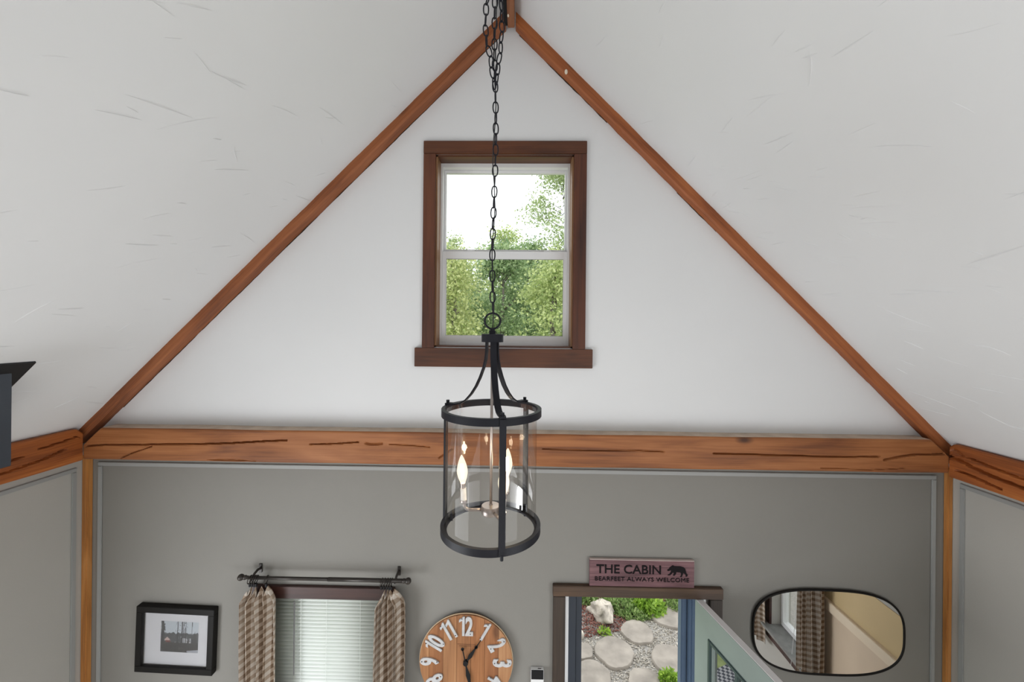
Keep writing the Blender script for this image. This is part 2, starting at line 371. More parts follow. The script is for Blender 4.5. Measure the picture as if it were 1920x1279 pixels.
# ------------------------------------------------------------------ hewn beams with real cracks
def groove(u, v, cracks):
    d = 0
    for c in cracks:
        pts, wd, dp = c
        for (a, b), (e, f) in zip(pts[:-1], pts[1:]):
            if u < min(a, e)-.03 or u > max(a, e)+.03: continue
            t = max(0, min(1, ((u-a)*(e-a)+(v-b)*(f-b))/((e-a)**2+(f-b)**2+1e-9)))
            q = math.hypot(u-a-t*(e-a), v-b-t*(f-b))
            if q < wd: d = max(d, dp*(1-(q/wd)**2))
    return d
def hewn(name, L, h, mp, cracks, m, label, cat, endcut=(0, 0), nu=420, nv=34, seed=1, parent=None):
    """front face is a fine grid in (u along, v up, w out); mp maps to the room"""
    b = MB(); vs = []; fs = []
    def top(u):
        t = h+.004*mnoise.noise((u*2.1, seed, 0))
        if endcut[0] and u < endcut[0]: t -= (endcut[0]-u)*.95
        if endcut[1] and L-u < endcut[1]: t -= (endcut[1]-(L-u))*.95
        return t
    for i in range(nu+1):
        u = L*i/nu; tp = top(u); bt = .004*mnoise.noise((u*2.7, seed+9, 3))
        for j in range(nv+1):
            v = bt+(tp-bt)*j/nv
            e = min(v-bt, tp-v); wv = -.007*max(0, 1-e/.010)**2+.0035*mnoise.noise((u*3, v*9, seed))
            vs.append(mp(u, v, wv-groove(u, v, cracks)))
    R = nv+1
    for i in range(nu):
        for j in range(nv): fs.append((i*R+j, (i+1)*R+j, (i+1)*R+j+1, i*R+j+1))
    o = len(vs)
    for i in range(nu+1):
        u = L*i/nu
        vs += [mp(u, 0, -.11), mp(u, top(u), -.11)]
    for i in range(nu):
        fs += [(i*R, o+2*i, o+2*i+2, (i+1)*R), (i*R+nv, (i+1)*R+nv, o+2*i+3, o+2*i+1), (o+2*i, o+2*i+1, o+2*i+3, o+2*i+2)]
    fs += [tuple(range(nv, -1, -1))+(o, o+1), tuple(nu*R+j for j in range(nv+1))+(o+2*nu+1, o+2*nu)]
    b.add(vs, fs)
    return tag(b.build(name, m, smooth='auto'), label, cat, kind='structure')
BX0, BX1 = -2.752, 2.612
def crk(*p, w=.006, d=.02): return ([(a, b) for a, b in p], w, d)
tie_cracks = [crk((.02, .085), (.15, .095), (.35, .098), (.52, .105), (.70, .107), (.95, .118), (1.15, .132), (1.3, .140), w=.0055),
              crk((.24, .012), (.30, .040), (.36, .062), (.44, .09), w=.004, d=.015),
              crk((1.45, .118), (1.62, .125), (1.75, .135), w=.004), crk((1.80, .128), (1.84, .122), (1.90, .128), w=.008, d=.014),
              crk((1.95, .125), (2.1, .120), (2.2, .112), w=.004, d=.01), crk((2.26, .045), (2.31, .08), (2.34, .10), w=.005, d=.012),
              crk((2.9, .11), (3.2, .105), (3.5, .11), (3.65, .104), w=.0035, d=.012), crk((3.95, .10), (4.25, .096), (4.5, .092), (4.75, .090), (4.95, .095), w=.005),
              crk((4.98, .075), (5.08, .098), (5.17, .112), (5.26, .113), (5.34, .118), w=.0065, d=.022), crk((4.6, .02), (4.9, .014), (5.1, .026), w=.003, d=.008),
              crk((.8, .008), (.95, .012), (1.1, .006), w=.005, d=.01)]
hewn('tie_beam', BX1-BX0, .202, lambda u, v, w: (BX0+u, 2.445-w, 2.942+v), tie_cracks, ORANGE_X,
     'long orange-stained hewn tie beam spanning the gable wall', 'beam', endcut=(.11, .10), nu=900, nv=44, seed=2)
tb = bpy.data.objects['tie_beam']; tb.data.materials.append(mat('dusty_beam_top', srgb(186, 168, 150), .9, var=.15, vscale=12))
for p in tb.data.polygons:
    if p.normal.z > .7 and p.center.y > 2.456 and p.center.z > 3.10: p.material_index = 1
LR = 2.44-YB
hewn('wall_plate_beam', LR, .205, lambda u, v, w: (-2.75+w, 2.44-u, 2.938+v),
     [crk((.10, .10), (.2, .075), (.35, .06), (.6, .045), w=.006), crk((.02, .16), (.1, .15), (.22, .14), w=.004), crk((.3, .12), (.5, .105), (.9, .1), w=.006)],
     ORANGE_Y, 'orange-stained plate beam along the top of the left wall', 'beam', endcut=(.03, 0), nu=500, nv=36, seed=4)
hewn('wall_plate_beam', LR, .205, lambda u, v, w: (2.61-w, 2.44-u, 2.922+v),
     [crk((.0, .125), (.06, .118), (.12, .10), (.22, .085), (.4, .07), w=.009, d=.03), crk((.04, .055), (.12, .05), (.25, .03), w=.007, d=.02),
      crk((.10, .15), (.2, .135), (.35, .12), w=.006), crk((.02, .17), (.06, .15), w=.012, d=.015)],
     ORANGE_Y, 'heavily cracked orange plate beam along the top of the right wall', 'beam', endcut=(.02, 0), nu=500, nv=36, seed=7)
def rafter(side, tv, yf, m, label, seed):
    r = random.Random(seed); n = 150; vs = []; fs = []
    xa, xb = (XL+.0, RX-.035) if side < 0 else (RX+.028, XR-.0)
    for i in range(n+1):
        x = xa+(xb-xa)*i/n; z = zc(x); j1 = .004*mnoise.noise((x*7, seed, 0))+.002*mnoise.noise((x*40, seed, 4)); j2 = .005*mnoise.noise((x*5, seed, 8))+.0025*mnoise.noise((x*33, seed, 2))
        lo = z-tv+j2; c = .006*side*-1
        vs += [(x, YF-.002, z+.03), (x, yf+j1, z+.03), (x, yf+j1, lo+.012), (x, yf+.010+j1*.5, lo), (x, YF-.002, lo+j1)]
    for i in range(n):
        for k in range(5):
            l = (k+1) % 5; fs.append((i*5+k, i*5+l, i*5+5+l, i*5+5+k))
    fs += [(4, 3, 2, 1, 0), tuple(5*n+k for k in range(5))]
    return tag(MB().add(vs, fs).build('rafter', m, smooth='auto'), label, 'rafter', kind='structure')
rl = rafter(-1, .072, 2.468, RAFT_L, 'brown-stained rafter climbing from the left corner to the ridge', 3)
GAPM = mat('painted_gap_shade', (.02, .016, .012), .9)  # dark strip stands in for the shade along the rafter's inner edge
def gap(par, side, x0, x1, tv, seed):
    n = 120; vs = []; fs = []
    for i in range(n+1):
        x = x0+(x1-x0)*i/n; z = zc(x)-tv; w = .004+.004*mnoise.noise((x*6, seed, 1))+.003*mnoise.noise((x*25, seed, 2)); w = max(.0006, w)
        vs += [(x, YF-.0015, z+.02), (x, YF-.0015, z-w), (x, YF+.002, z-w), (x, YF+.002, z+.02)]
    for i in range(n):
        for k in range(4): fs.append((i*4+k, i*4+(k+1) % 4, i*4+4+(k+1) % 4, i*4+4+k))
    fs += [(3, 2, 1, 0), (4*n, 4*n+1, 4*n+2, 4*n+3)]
    MB().add(vs, fs).build('shadow_strip', GAPM, par)
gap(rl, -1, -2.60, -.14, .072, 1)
rr = rafter(1, .082, 2.490, RAFT_R, 'brown-stained rafter climbing from the right corner to the ridge', 6)
FLECK = mat('bare_pale_wood_nick', (.75, .68, .55), .8)
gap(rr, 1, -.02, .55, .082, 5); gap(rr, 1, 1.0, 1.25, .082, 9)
MB().ball((.278, 2.489, 5.415), .012, 6, (.8, .2, 1.4)).build('bare_nick', FLECK, rr)
RIDGE = wood('ridge_wood', srgb(104, 62, 36), srgb(140, 90, 58), srgb(162, 112, 78), 'Y')
rg = B(-.093, -.049, YB, 2.50, 5.700, 5.86).build('ridge_beam', RIDGE, bevel=.003)
tag(rg, 'narrow stained ridge beam running overhead along the roof peak', 'beam', kind='structure')
B(-.116, -.0935, YB, 2.495, 5.712, 5.84).build('ridge_shadow_strip', BLACK, rg)  # black strip added for the shaded gap beside the ridge
MB().ball((-.087, 2.40, 5.700), .007, 6, (.8, 2, .4)).build('bare_nick', FLECK, rg)
# corner posts
for side, x, e, lab in ((-1, XL, .037, 'slim stained corner post below the tie beam at left'), (1, XR, .030, 'slim stained corner post below the tie beam at right')):
    a, b = (x, x+e) if side < 0 else (x-e, x)
    tag(B(a, b, YF-e, YF, 0, 2.945).build('corner_post', ORANGE_Z, bevel=.004), lab, 'post', kind='structure')
# painted mouldings round the wall panels
tr = [(-2.762, -2.736, YF-.010, YF, 0, 2.867), (2.615, 2.641, YF-.010, YF, 0, 2.867), (-2.762, 2.641, YF-.010, YF, 2.868, 2.894)]
labs = ['grey moulding strip beside the left corner post', 'grey moulding strip beside the right corner post', 'grey moulding strip under the tie beam']
for i, (t, lb) in enumerate(zip(tr, labs)): tag(B(*t).build('trim_%d' % (i+1), GREYTRIM, bevel=.003), lb, 'moulding', kind='structure')
tr = [(XL, XL+.010, 2.452, 2.478, 0, 2.851), (XR-.010, XR, 2.452, 2.478, 0, 2.845), (XL, XL+.010, YB, 2.478, 2.852, 2.878), (XR-.010, XR, YB, 2.478, 2.846, 2.872)]
labs = ['upright grey moulding strip on the left side wall', 'upright grey moulding strip on the right side wall', 'grey moulding strip under the left plate beam', 'grey moulding strip under the right plate beam']
for i, (t, lb) in enumerate(zip(tr, labs)): tag(B(*t).build('trim_%d' % (i+4), GREYTRIM, bevel=.003), lb, 'moulding', kind='structure')
# half-height cream panel and rail on the right wall near the corner (seen in the mirror)
t = B(XR-.012, XR, 1.44, YF-.035, 0, 1.38).build('trim_8', CREAM); tag(t, 'cream half-height wall panel seen in the mirror', 'wall panel', kind='structure')
B(XR-.006, XR, 1.44, 2.26, 1.465, 1.78).build('warm_light_panel', mat('warm_lit_tan', srgb(196, 172, 128), .6, var=.02), t)  # added panel: warm lamplight on the grey wall put into its tan colour
B(XR-.035, XR, 1.44, YF-.035, 1.38, 1.465).build('rail', CREAM2, t, bevel=.004)

# ------------------------------------------------------------------ upper window
w1 = thing('window_1', 'tall double-hung window with dark wood casing high in the gable', 'window', (-.1, YF, 3.55), kind='structure')
yf = YF-.022
B(-.628, .421, yf, YF, 4.918, 5.0).build('head_casing', CAS_X, w1, bevel=.002)
B(-.628, GX0+.002, yf+.001, YF, 3.667, 4.917).build('side_casing', CAS_Z, w1, bevel=.002)
B(GX1-.002, .421, yf+.001, YF, 3.667, 4.917).build('side_casing', CAS_Z, w1, bevel=.002)
B(-.674, .468, yf-.003, YF, 3.546, 3.667).build('sill_casing', CAS_X, w1, bevel=.002)
B(GX0-.0, GX0+.012, YF, 2.66, GZ0, GZ1).build('jamb', JAMB, w1); B(GX1-.012, GX1, YF, 2.66, GZ0, GZ1).build('jamb', JAMB, w1)
B(GX0, GX1, YF, 2.66, GZ1-.012, GZ1).build('jamb', CAS_X, w1); B(GX0, GX1, YF, 2.66, GZ0, GZ0+.010).build('jamb', CAS_X, w1)
def ring_frame(x0, x1, z0, z1, wl_, wr_, wb_, wt_, ya, yb):
    return MB().box(x0, x0+wl_, ya, yb, z0, z1).box(x1-wr_, x1, ya, yb, z0, z1).box(x0+wl_, x1-wr_, ya, yb, z0, z0+wb_).box(x0+wl_, x1-wr_, ya, yb, z1-wt_, z1)
ring_frame(GX0+.012, GX1-.012, GZ0+.010, GZ1-.012, .014, .014, .012, .026, 2.655, 2.745).build('vinyl_frame', VINYL, w1)
fx0, fx1 = GX0+.026, GX1-.026
us = ring_frame(fx0, fx1, 4.30, 4.880, .014, .014, .036, .020, 2.705, 2.735).build('upper_sash', VINYL, w1, bevel=.002)
B(fx0+.014, fx1-.014, 2.719, 2.722, 4.336, 4.86).build('pane', GLASS, us)
ls = ring_frame(fx0, fx1, 3.694, 4.318, .024, .024, .052, .052, 2.668, 2.698).build('lower_sash', VINYL, w1, bevel=.002)
B(fx0+.024, fx1-.024, 2.682, 2.685, 3.746, 4.266).build('pane', GLASS, ls)
ring_frame(fx0+.021, fx1-.021, 3.743, 4.269, .005, .005, .005, .006, 2.672, 2.680).build('seal', SASHGREY, ls)
for x in (-.36, .16): B(x, x+.05, 2.672, 2.70, 4.318, 4.327).build('latch', VINYL, ls, bevel=.002)

# ------------------------------------------------------------------ lower window, blind
w2 = thing('window_2', 'lower window with red-brown head casing behind gingham curtains', 'window', (-1.255, YF, .85), kind='structure')
B(-1.72, -.79, YF-.026, YF, WZ1, 2.112).build('head_casing', REDCAS, w2, bevel=.002)
B(-1.72, WX0, YF-.024, YF, .85, WZ1-.001).build('side_casing', REDCAS, w2, bevel=.002); B(WX1, -.79, YF-.024, YF, .85, WZ1-.001).build('side_casing', REDCAS, w2, bevel=.002)
B(-1.74, -.77, YF-.05, YF, .80, .849).build('stool', REDCAS, w2, bevel=.003)
ring_frame(WX0, WX1, WZ0, WZ1, .04, .04, .05, .05, 2.66, 2.73).build('vinyl_frame', VINYL, w2)
B(WX0+.04, WX1-.04, 2.67, 2.70, 1.42, 1.47).build('meeting_rail', VINYL, w2)
B(WX0+.04, WX1-.04, 2.705, 2.71, WZ0+.05, WZ1-.05).build('pane', GLASS, w2)
bl = thing('window_blind', 'white horizontal slat blind hanging in the lower window', 'blind', (-1.255, 2.60, 2.02))
bx0, bx1 = WX0+.008, WX1-.008
B(bx0, bx1, 2.578, 2.612, 2.003, 2.033).build('head_rail', BLIND, bl, bevel=.002)
sl = None; pit = .0242
def slat_mesh():
    b = MB(); n = 6; vs = []; fs = []
    for i in range(n+1):
        t = -1+2*i/n; a = math.radians(36); c = .0030*(1-t*t)
        y = t*.0135*math.cos(a)-c*math.sin(a); z = t*.0135*math.sin(a)*1+c*math.cos(a)
        for x in (bx0+.004, bx1-.004): vs += [(x+1.255, y, z), (x+1.255, y, z-.0007)]
    for i in range(n):
        o = 4*i; fs += [(o, o+2, o+6, o+4), (o+1, o+5, o+7, o+3), (o, o+4, o+5, o+1), (o+2, o+3, o+7, o+6)]
    fs += [(0, 1, 3, 2), (4*n, 4*n+2, 4*n+3, 4*n+1)]
    return b.add(vs, fs)
for k in range(46):
    z = 1.988-k*pit
    if z < .90: break
    if sl is None:
        sl = slat_mesh().build('slat', BLIND, None, smooth=True); sl.parent = bl; sl.location = (0, -.004, z-2.02)
    else: inst(sl, bl, (0, -.004, z-2.02))
B(bx0, bx1, 2.582, 2.608, .862, .876).build('bottom_rail', BLIND, bl)
for x in (-1.425, -1.255, -1.03):
    MB().tube([(x, 2.579, 2.003), (x, 2.579, .87)], .0011, 5).build('ladder_cord', BLIND, bl)
MB().tube([(-1.462, 2.566, 1.992), (-1.458, 2.56, 1.51)], .0038, 6).build('tilt_wand', mat('grey_wand', (.16, .16, .165), .3), bl)

# ------------------------------------------------------------------ curtain rod, rings, curtains
RY, RZ_ = 2.465, 2.205
rod = thing('curtain_rod', 'dark bronze curtain rod with ball finials above the lower window', 'curtain rod', (-1.21, RY, RZ_))
def hx(p): return p
MB().tube([(-1.70, RY, RZ_), (-1.19, RY, RZ_)], .0105, 10).build('rod', IRONROD, rod, smooth=True)
MB().tube([(-1.19, RY, RZ_), (-.72, RY, RZ_)], .0125, 10).build('outer_rod', IRONROD, rod, smooth=True)
for x, s in ((-1.748, 1), (-.684, -1)):
    f_ = MB().ball((x, RY, RZ_), .020, 12); f_.tube([(x+s*.014, RY, RZ_), (x+s*.030, RY, RZ_), (x+s*.034, RY, RZ_), (x+s*.06, RY, RZ_)], [.013, .015, .011, .0095], 10)
    f_.build('finial', IRONROD, rod, smooth=True)
for x in (-1.675, -.765):
    b_ = MB().tube([(x, YF-.006, RZ_+.010), (x, YF-.03, RZ_+.018), (x, 2.485, RZ_+.012), (x, RY, RZ_-.012), (x, RY-.012, RZ_-.004)], .0075, 8)
    b_.box(x-.009, x+.009, YF-.008, YF, RZ_-.016, RZ_+.040)
    b_.build('bracket', IRONROD, rod, smooth='auto')
def curtain(name, label, xt, xb, ztop, zbot, yc, nf, fabric, seed, pinch, ring_x, along='x', group='gingham curtain panels'):
    """folded cloth; ring_x: where the clips hold it"""
    r = random.Random(seed); th = thing(name, label, 'curtain', ((xt[0]+xt[1])/2, yc, zbot) if along == 'x' else (yc, (xt[0]+xt[1])/2, zbot), group)
    nu, nv = nf*18, 60; vs = []; uv = []; fs = []
    ph = [r.uniform(-.35, .35) for _ in range(nf+2)]; am = [r.uniform(.7, 1.25) for _ in range(nf+2)]
    for j in range(nv+1):
        v = j/nv; sp = min(1, (v/.055))**.7; drop = v*(ztop-zbot)
        x0 = xt[0]+(xb[0]-xt[0])*v; x1 = xt[1]+(xb[1]-xt[1])*v; p0, p1 = pinch
        a0 = p0+(x0-p0)*sp; a1 = p1+(x1-p1)*sp
        for i in range(nu+1):
            u = i/nu; k = u*nf; ki = int(k); fr = k-ki
            amp = (am[ki]*(1-fr)+am[ki+1]*fr)*(.013+.018*sp); q = 2*PI*k+ph[ki]*(1-fr)+ph[ki+1]*fr+.5*math.sin(3*v+seed)
            d = amp*math.sin(q)+.006*math.sin(5*v+u*9+seed)
            lat = a0+(a1-a0)*u+.010*math.cos(q+.6)*sp+.004*math.sin(7*v+seed+u*5)
            dz = .055*(.5+.5*math.sin(q))*(1-sp*.0)*max(0, 1-v*14)
            z = ztop-drop-dz
            vs.append((lat, yc-d, z) if along == 'x' else (yc-d, lat, z)); uv.append((u*fabric, z*1.0))
    for j in range(nv):
        for i in range(nu):
            a = j*(nu+1)+i; fs.append((a, a+1, a+nu+2, a+nu+1))
    b = MB(); b.add(vs, fs); b.uv = uv
    o = b.build('cloth', GING, th, smooth=True)
    sm = o.modifiers.new('thickness', 'SOLIDIFY'); sm.thickness = .0016
    for x in ring_x:
        c = (x, RY, RZ_-.013) if along == 'x' else None
        if c is None: continue
        pts = [(x+.004*math.sin(t), RY+.024*math.cos(t), RZ_-.012+.024*math.sin(t)) for t in ramp(0, 2*PI, 17)[:-1]]
        rg_ = MB().tube(pts, .0028, 6, True).build('ring', IRONROD, th, smooth=True)
        MB().box(x-.006, x+.006, RY-.006, RY+.006, RZ_-.058, RZ_-.034).build('clip', BLACK, rg_, bevel=.002)
    return th
curtain('curtain', 'tan gingham curtain hanging left of the slat blind', (-1.742, -1.545), (-1.742, -1.515), 2.152, .70, 2.455, 4, .52, 3, (-1.700, -1.575), (-1.690, -1.676, -1.662, -1.650, -1.585))
curtain('curtain', 'tan gingham curtain hanging right of the slat blind', (-.880, -.712), (-.900, -.705), 2.152, .70, 2.455, 4, .48, 8, (-.845, -.765), (-.852, -.835, -.818, -.803, -.790))

# ------------------------------------------------------------------ right-wall window seen in the mirror
w3 = thing('window_3', 'low side window with deep brown sill reflected in the mirror', 'window', (XR, 1.08, .5), kind='structure')
B(XR-.09, XR+.20, RWY0-.06, RWY1+.06, RWZ0-.022, RWZ0+.004).build('sill', mat('weathered_sill', (.20, .20, .19), .6, var=.2, vscale=14), w3)
B(XR-.03, XR, RWY0-.05, RWY1+.05, .52, RWZ0-.022).build('apron', REDCAS, w3)
for a, b in ((RWY0-.08, RWY0), (RWY1, RWY1+.08)): B(XR-.024, XR, a, b, RWZ0, RWZ1).build('side_casing', REDCAS, w3)
B(XR-.024, XR, RWY0-.08, RWY1+.08, RWZ1, RWZ1+.08).build('head_casing', REDCAS, w3)
for a, b in ((RWY0, RWY0+.03), (RWY1-.03, RWY1)): B(XR+.10, XR+.16, a, b, RWZ0, RWZ1).build('vinyl_stile', VINYL, w3)
B(XR+.10, XR+.16, RWY0+.03, RWY1-.03, RWZ0, RWZ0+.05).build('vinyl_rail', VINYL, w3); B(XR+.10, XR+.16, RWY0+.03, RWY1-.03, RWZ1-.04, RWZ1).build('vinyl_rail', VINYL, w3)
B(XR+.13, XR+.134, RWY0+.03, RWY1-.03, RWZ0+.05, RWZ1-.04).build('pane', GLASS, w3)
MB().tube([(XR-.02, 1.20, 2.0), (XR-.03, 1.20, 1.02), (XR-.06, 1.19, .55)], .002, 5).build('pull_cord', VINYL, w3)
curtain('curtain', 'tan gingham curtain nearest the corner, reflected in the mirror', (1.345, 1.60), (1.330, 1.60), 2.15, .35, XR-.09, 4, .7, 5, (1.40, 1.56), (), 'y')
curtain('curtain', 'pale gingham curtain at the left edge of the mirror reflection', (.52, .78), (.52, .79), 2.15, .45, XR-.09, 4, .7, 9, (.56, .74), (), 'y')

# ------------------------------------------------------------------ door, frame, casing
d1 = thing('door_1', 'open sage-green door with glazed panes in a brown-cased doorway', 'door', (.75, YF, 0), kind='structure')
yd = YF-.032
B(.229, 1.305, yd, YF, 2.092, 2.160).build('head_casing', DCAS_X, d1, bevel=.003)
B(.232, .309, yd+.002, YF, 0, 2.091).build('side_casing', DCAS_Z, d1, bevel=.003); B(1.225, 1.302, yd+.002, YF, 0, 2.091).build('side_casing', DCAS_Z, d1, bevel=.003)
B(.312, .326, 2.54, 2.66, 0, 2.092).build('jamb', DOORWHITE, d1); B(.330, .336, 2.57, 2.60, 0, 2.08).build('weather_strip', DOORWHITE, d1)
B(1.19, 1.204, 2.54, 2.75, 0, 2.092).build('jamb', DOORWHITE, d1)
B(.312, 1.204, 2.54, 2.66, 2.080, 2.094).build('head_jamb', BLUE, d1)
BLUE_SHADED = mat('slate_blue_shaded', (.030, .040, .058), .45, var=.05)  # the frame's blue darkened in colour for the shaded left side
B(.338, .388, 2.60, 2.66, 0, 2.08).build('storm_frame', BLUE_SHADED, d1, bevel=.003); B(.391, .432, 2.63, 2.70, 0, 2.08).build('storm_frame', BLUE_SHADED, d1, bevel=.004)
B(1.100, 1.138, 2.66, 2.72, 0, 2.08).build('storm_frame', BLUE, d1, bevel=.006); B(1.142, 1.188, 2.61, 2.69, 0, 2.08).build('storm_frame', BLUE, d1, bevel=.012)
B(.432, 1.100, 2.63, 2.70, 2.04, 2.08).build('storm_frame', BLUE, d1)
B(.312, 1.204, 2.55, 2.80, -.02, .012).build('threshold', SCREW, d1)
# the leaf: local x runs from hinge to latch, local y is thickness (0 = the face turned to the doorway)
ang = math.atan2(-.600, .128)
DM = Matrix.Translation((1.133-.75, 2.53-YF, 0)) @ Matrix.Rotation(ang, 4, 'Z')
DW, DT, DH = .86, .045, 2.085
def dpart(mb, name, m, par=None, bevel=0): 
    o = mb.build(name, m, None, bevel=bevel, xform=DM); o.parent = par if par else leaf_o; return o
leaf_o = MB().box(0, .125, 0, DT, .02, DH).box(DW-.125, DW, 0, DT, .02, DH).box(.125, DW-.125, 0, DT, DH-.15, DH).box(.125, DW-.125, 0, DT, .02, .92).build('door_leaf', DOORGREEN, None, xform=DM)
leaf_o.parent = d1
dpart(B(.002, DW-.002, .003, DT-.003, DH, DH+.003), 'top_edge', DOORWHITE)
dpart(B(-.003, 0, .003, DT-.003, .02, DH), 'hinge_edge', DOORWHITE)
lx0, lx1, lz0, lz1 = .125, DW-.125, .92, DH-.15
dpart(ring_frame(lx0, lx1, lz0, lz1, .022, .022, .022, .022, -.008, DT+.008), 'lite_moulding', DOORDARK, bevel=.004)
dpart(ring_frame(lx0+.022, lx1-.022, lz0+.022, lz1-.022, .012, .012, .012, .012, .004, DT-.004), 'lite_bead', DOORGREEN, bevel=.003)
cw = (lx1-lx0-.068)/3; ch = (lz1-lz0-.068)/3
for i in range(3):
    for j in range(3):
        x0 = lx0+.034+i*cw; z0 = lz0+.034+j*ch
        dpart(B(x0+.001, x0+cw-.001, .020, .024, z0+.001, z0+ch-.001), 'pane', thin_glass('door_glass', (.80, .84, .82, 1), 6.5, 1.5) if 'door_glass' not in MATS else MATS['door_glass'])
for i in (1, 2): dpart(B(lx0+.034+i*cw-.010, lx0+.034+i*cw+.010, .006, DT-.006, lz0+.03, lz1-.03), 'muntin', DOORDARK, bevel=.002)
for j in (1, 2): dpart(B(lx0+.03, lx1-.03, .007, DT-.007, lz0+.034+j*ch-.010, lz0+.034+j*ch+.010), 'muntin', DOORDARK, bevel=.002)
kn = MB().ball((DW-.065, -.05, .95), .028, 12); kn.tube([(DW-.065, 0, .95), (DW-.065, -.04, .95)], .012, 8); dpart(kn, 'knob', IRONROD)
for z in (.25, .85, 1.42): dpart(B(-.006, .03, -.001, .0, z, z+.09), 'hinge', DOORWHITE)

# ------------------------------------------------------------------ text helper
def text_mesh(body, name, m, parent, width=None, height=None, center=(0, 0, 0), rot_y=0, ext=.001, bold=0, yface=True, spacing=1.0):
    c = bpy.data.curves.new(name, 'FONT'); c.body = body; c.align_x = 'CENTER'; c.align_y = 'CENTER'; c.extrude = ext; c.offset = bold; c.resolution_u = 3; c.space_character = spacing
    t = bpy.data.objects.new(name, c); COL.objects.link(t); bpy.context.view_layer.update()
    me = bpy.data.meshes.new_from_object(t.evaluated_get(bpy.context.evaluated_depsgraph_get()))
    bpy.data.objects.remove(t); bpy.data.curves.remove(c)
    xs = [v.co.x for v in me.vertices]; ys = [v.co.y for v in me.vertices]
    cx, cy = (min(xs)+max(xs))/2, (min(ys)+max(ys))/2; sx = sy = 1
    if width: sx = sy = width/(max(xs)-min(xs))
    if height: sy = height/(max(ys)-min(ys)); sx = sx if width else sy
    off = Vector(parent['_o']); R_ = Matrix.Rotation(rot_y, 3, 'Y')
    for v in me.vertices:
        p = Vector(((v.co.x-cx)*sx, -v.co.z, (v.co.y-cy)*sy)); v.co = R_ @ p+Vector(center)-off
    me.materials.clear(); me.materials.append(m); me.name = name
    o = bpy.data.objects.new(name, me); COL.objects.link(o); o.parent = parent; o['_o'] = tuple(off)
    return o

# ------------------------------------------------------------------ sign above the door
sg = thing('wall_sign', 'mauve plank sign reading THE CABIN above the doorway', 'sign', (.79, 2.53, 2.16))
S0, S1, SZ0, SZ1, SY = .462, 1.122, 2.162, 2.328, 2.524
for k in range(4):
    z0 = SZ0+k*(SZ1-SZ0)/4
    B(S0, S1, SY+(.0006*(k % 2)), SY+.022, z0+.0006, z0+(SZ1-SZ0)/4-.0006).build('plank', SIGN, sg)
B(S0, S1, SY+.001, SY+.022, SZ1, SZ1+.003).build('pale_edge', SIGNEDGE, sg)
text_mesh('THE CABIN', 'lettering', SIGNINK, sg, width=.408, height=.056, center=(.708, SY-.001, 2.272), bold=.012, ext=.002)
text_mesh('BEARFEET ALWAYS WELCOME', 'lettering', SIGNINK, sg, width=.595, height=.026, center=(.793, SY-.001, 2.210), ext=.002, bold=-.004, spacing=1.05)
bear = [(0, 42), (3, 36), (14, 32), (20, 18), (34, 8), (42, 0), (54, 0), (60, 5), (84, 6), (112, 6), (140, 14), (154, 28), (160, 50), (164, 66), (174, 80), (174, 92), (168, 98), (156, 97), (160, 88), (148, 74), (138, 66), (132, 82), (128, 94), (124, 102), (112, 102), (110, 97), (118, 92), (118, 72), (112, 62), (92, 60), (78, 58), (76, 72), (68, 86), (60, 92), (48, 90), (54, 80), (56, 64), (44, 66), (36, 78), (24, 90), (4, 90), (6, 84), (18, 78), (30, 60), (34, 44), (24, 46), (12, 50), (2, 50)]
bs = .128/174
MB().prism_xz([(.952+x*bs, 2.302-y*bs*.95) for x, y in bear], SY-.002, SY+.001).build('bear_silhouette', SIGNINK, sg)

# ------------------------------------------------------------------ clock
CX, CZ, CR, CY = -.322, 1.668, .297, 2.512
ck = thing('wall_clock', 'large round plank clock with grey metal numerals', 'clock', (CX, YF, CZ))
edges = [-.297, -.236, -.146, -.060, .030, .118, .206, .297]
for i in range(7):
    a, b = edges[i]+.0008, edges[i+1]-.0008; n = 10
    up = [(CX+x, CZ+math.sqrt(max(0, CR**2-x*x))) for x in ramp(a, b, n)]; dn = [(CX+x, CZ-math.sqrt(max(0, CR**2-x*x))) for x in ramp(b, a, n)]
    pts = []
    for q in up+dn:
        if not pts or math.hypot(q[0]-pts[-1][0], q[1]-pts[-1][1]) > 1e-4: pts.append(q)
    MB().prism_xz(pts, CY+.001*(i % 2), 2.536).build('plank', PLANKS[i], ck)
MB().tube([(CX+(CR+.001)*math.cos(t), 2.526, CZ+(CR+.001)*math.sin(t)) for t in ramp(0, 2*PI, 97)[:-1]], [.004]*96, 6, True).build('rim', mat('pale_rim_wood', srgb(196, 172, 140), .6), ck)
for x in (-.12, .12): B(CX+x-.02, CX+x+.02, 2.536, YF, CZ-.2, CZ+.2).build('back_batten', PLANKS[1], ck)
ONE = [(.006, -.061), (.022, -.061), (.022, .061), (.012, .061), (.006, .052), (-.014, .040), (-.014, .024), (.006, .036)]
def numeral(s_, c, a):
    R_ = Matrix.Rotation(a, 3, 'Y'); wd = {'1': .036}; ws = [wd.get(ch, .050) for ch in s_]; tot = sum(ws)+.004*(len(s_)-1); x = -tot/2; root = None
    for ch, w_ in zip(s_, ws):
        cx_ = x+w_/2; x += w_+.004; q = R_ @ Vector((cx_, 0, 0)); cc = (c[0]+q.x, c[1], c[2]+q.z)
        if ch == '1':
            P = []
            for px_, pz_ in ONE:
                v = R_ @ Vector((px_-.004, 0, pz_)); P.append((cc[0]+v.x, cc[2]+v.z))
            o = MB().prism_xz(P, c[1]-.004, c[1]+.004).build('numeral', NUMERAL, ck)
        else:
            o = text_mesh(ch, 'numeral', NUMERAL, ck, height=.122, width=w_, center=cc, rot_y=a, ext=.004, bold=.035)
        root = root or o
    return root
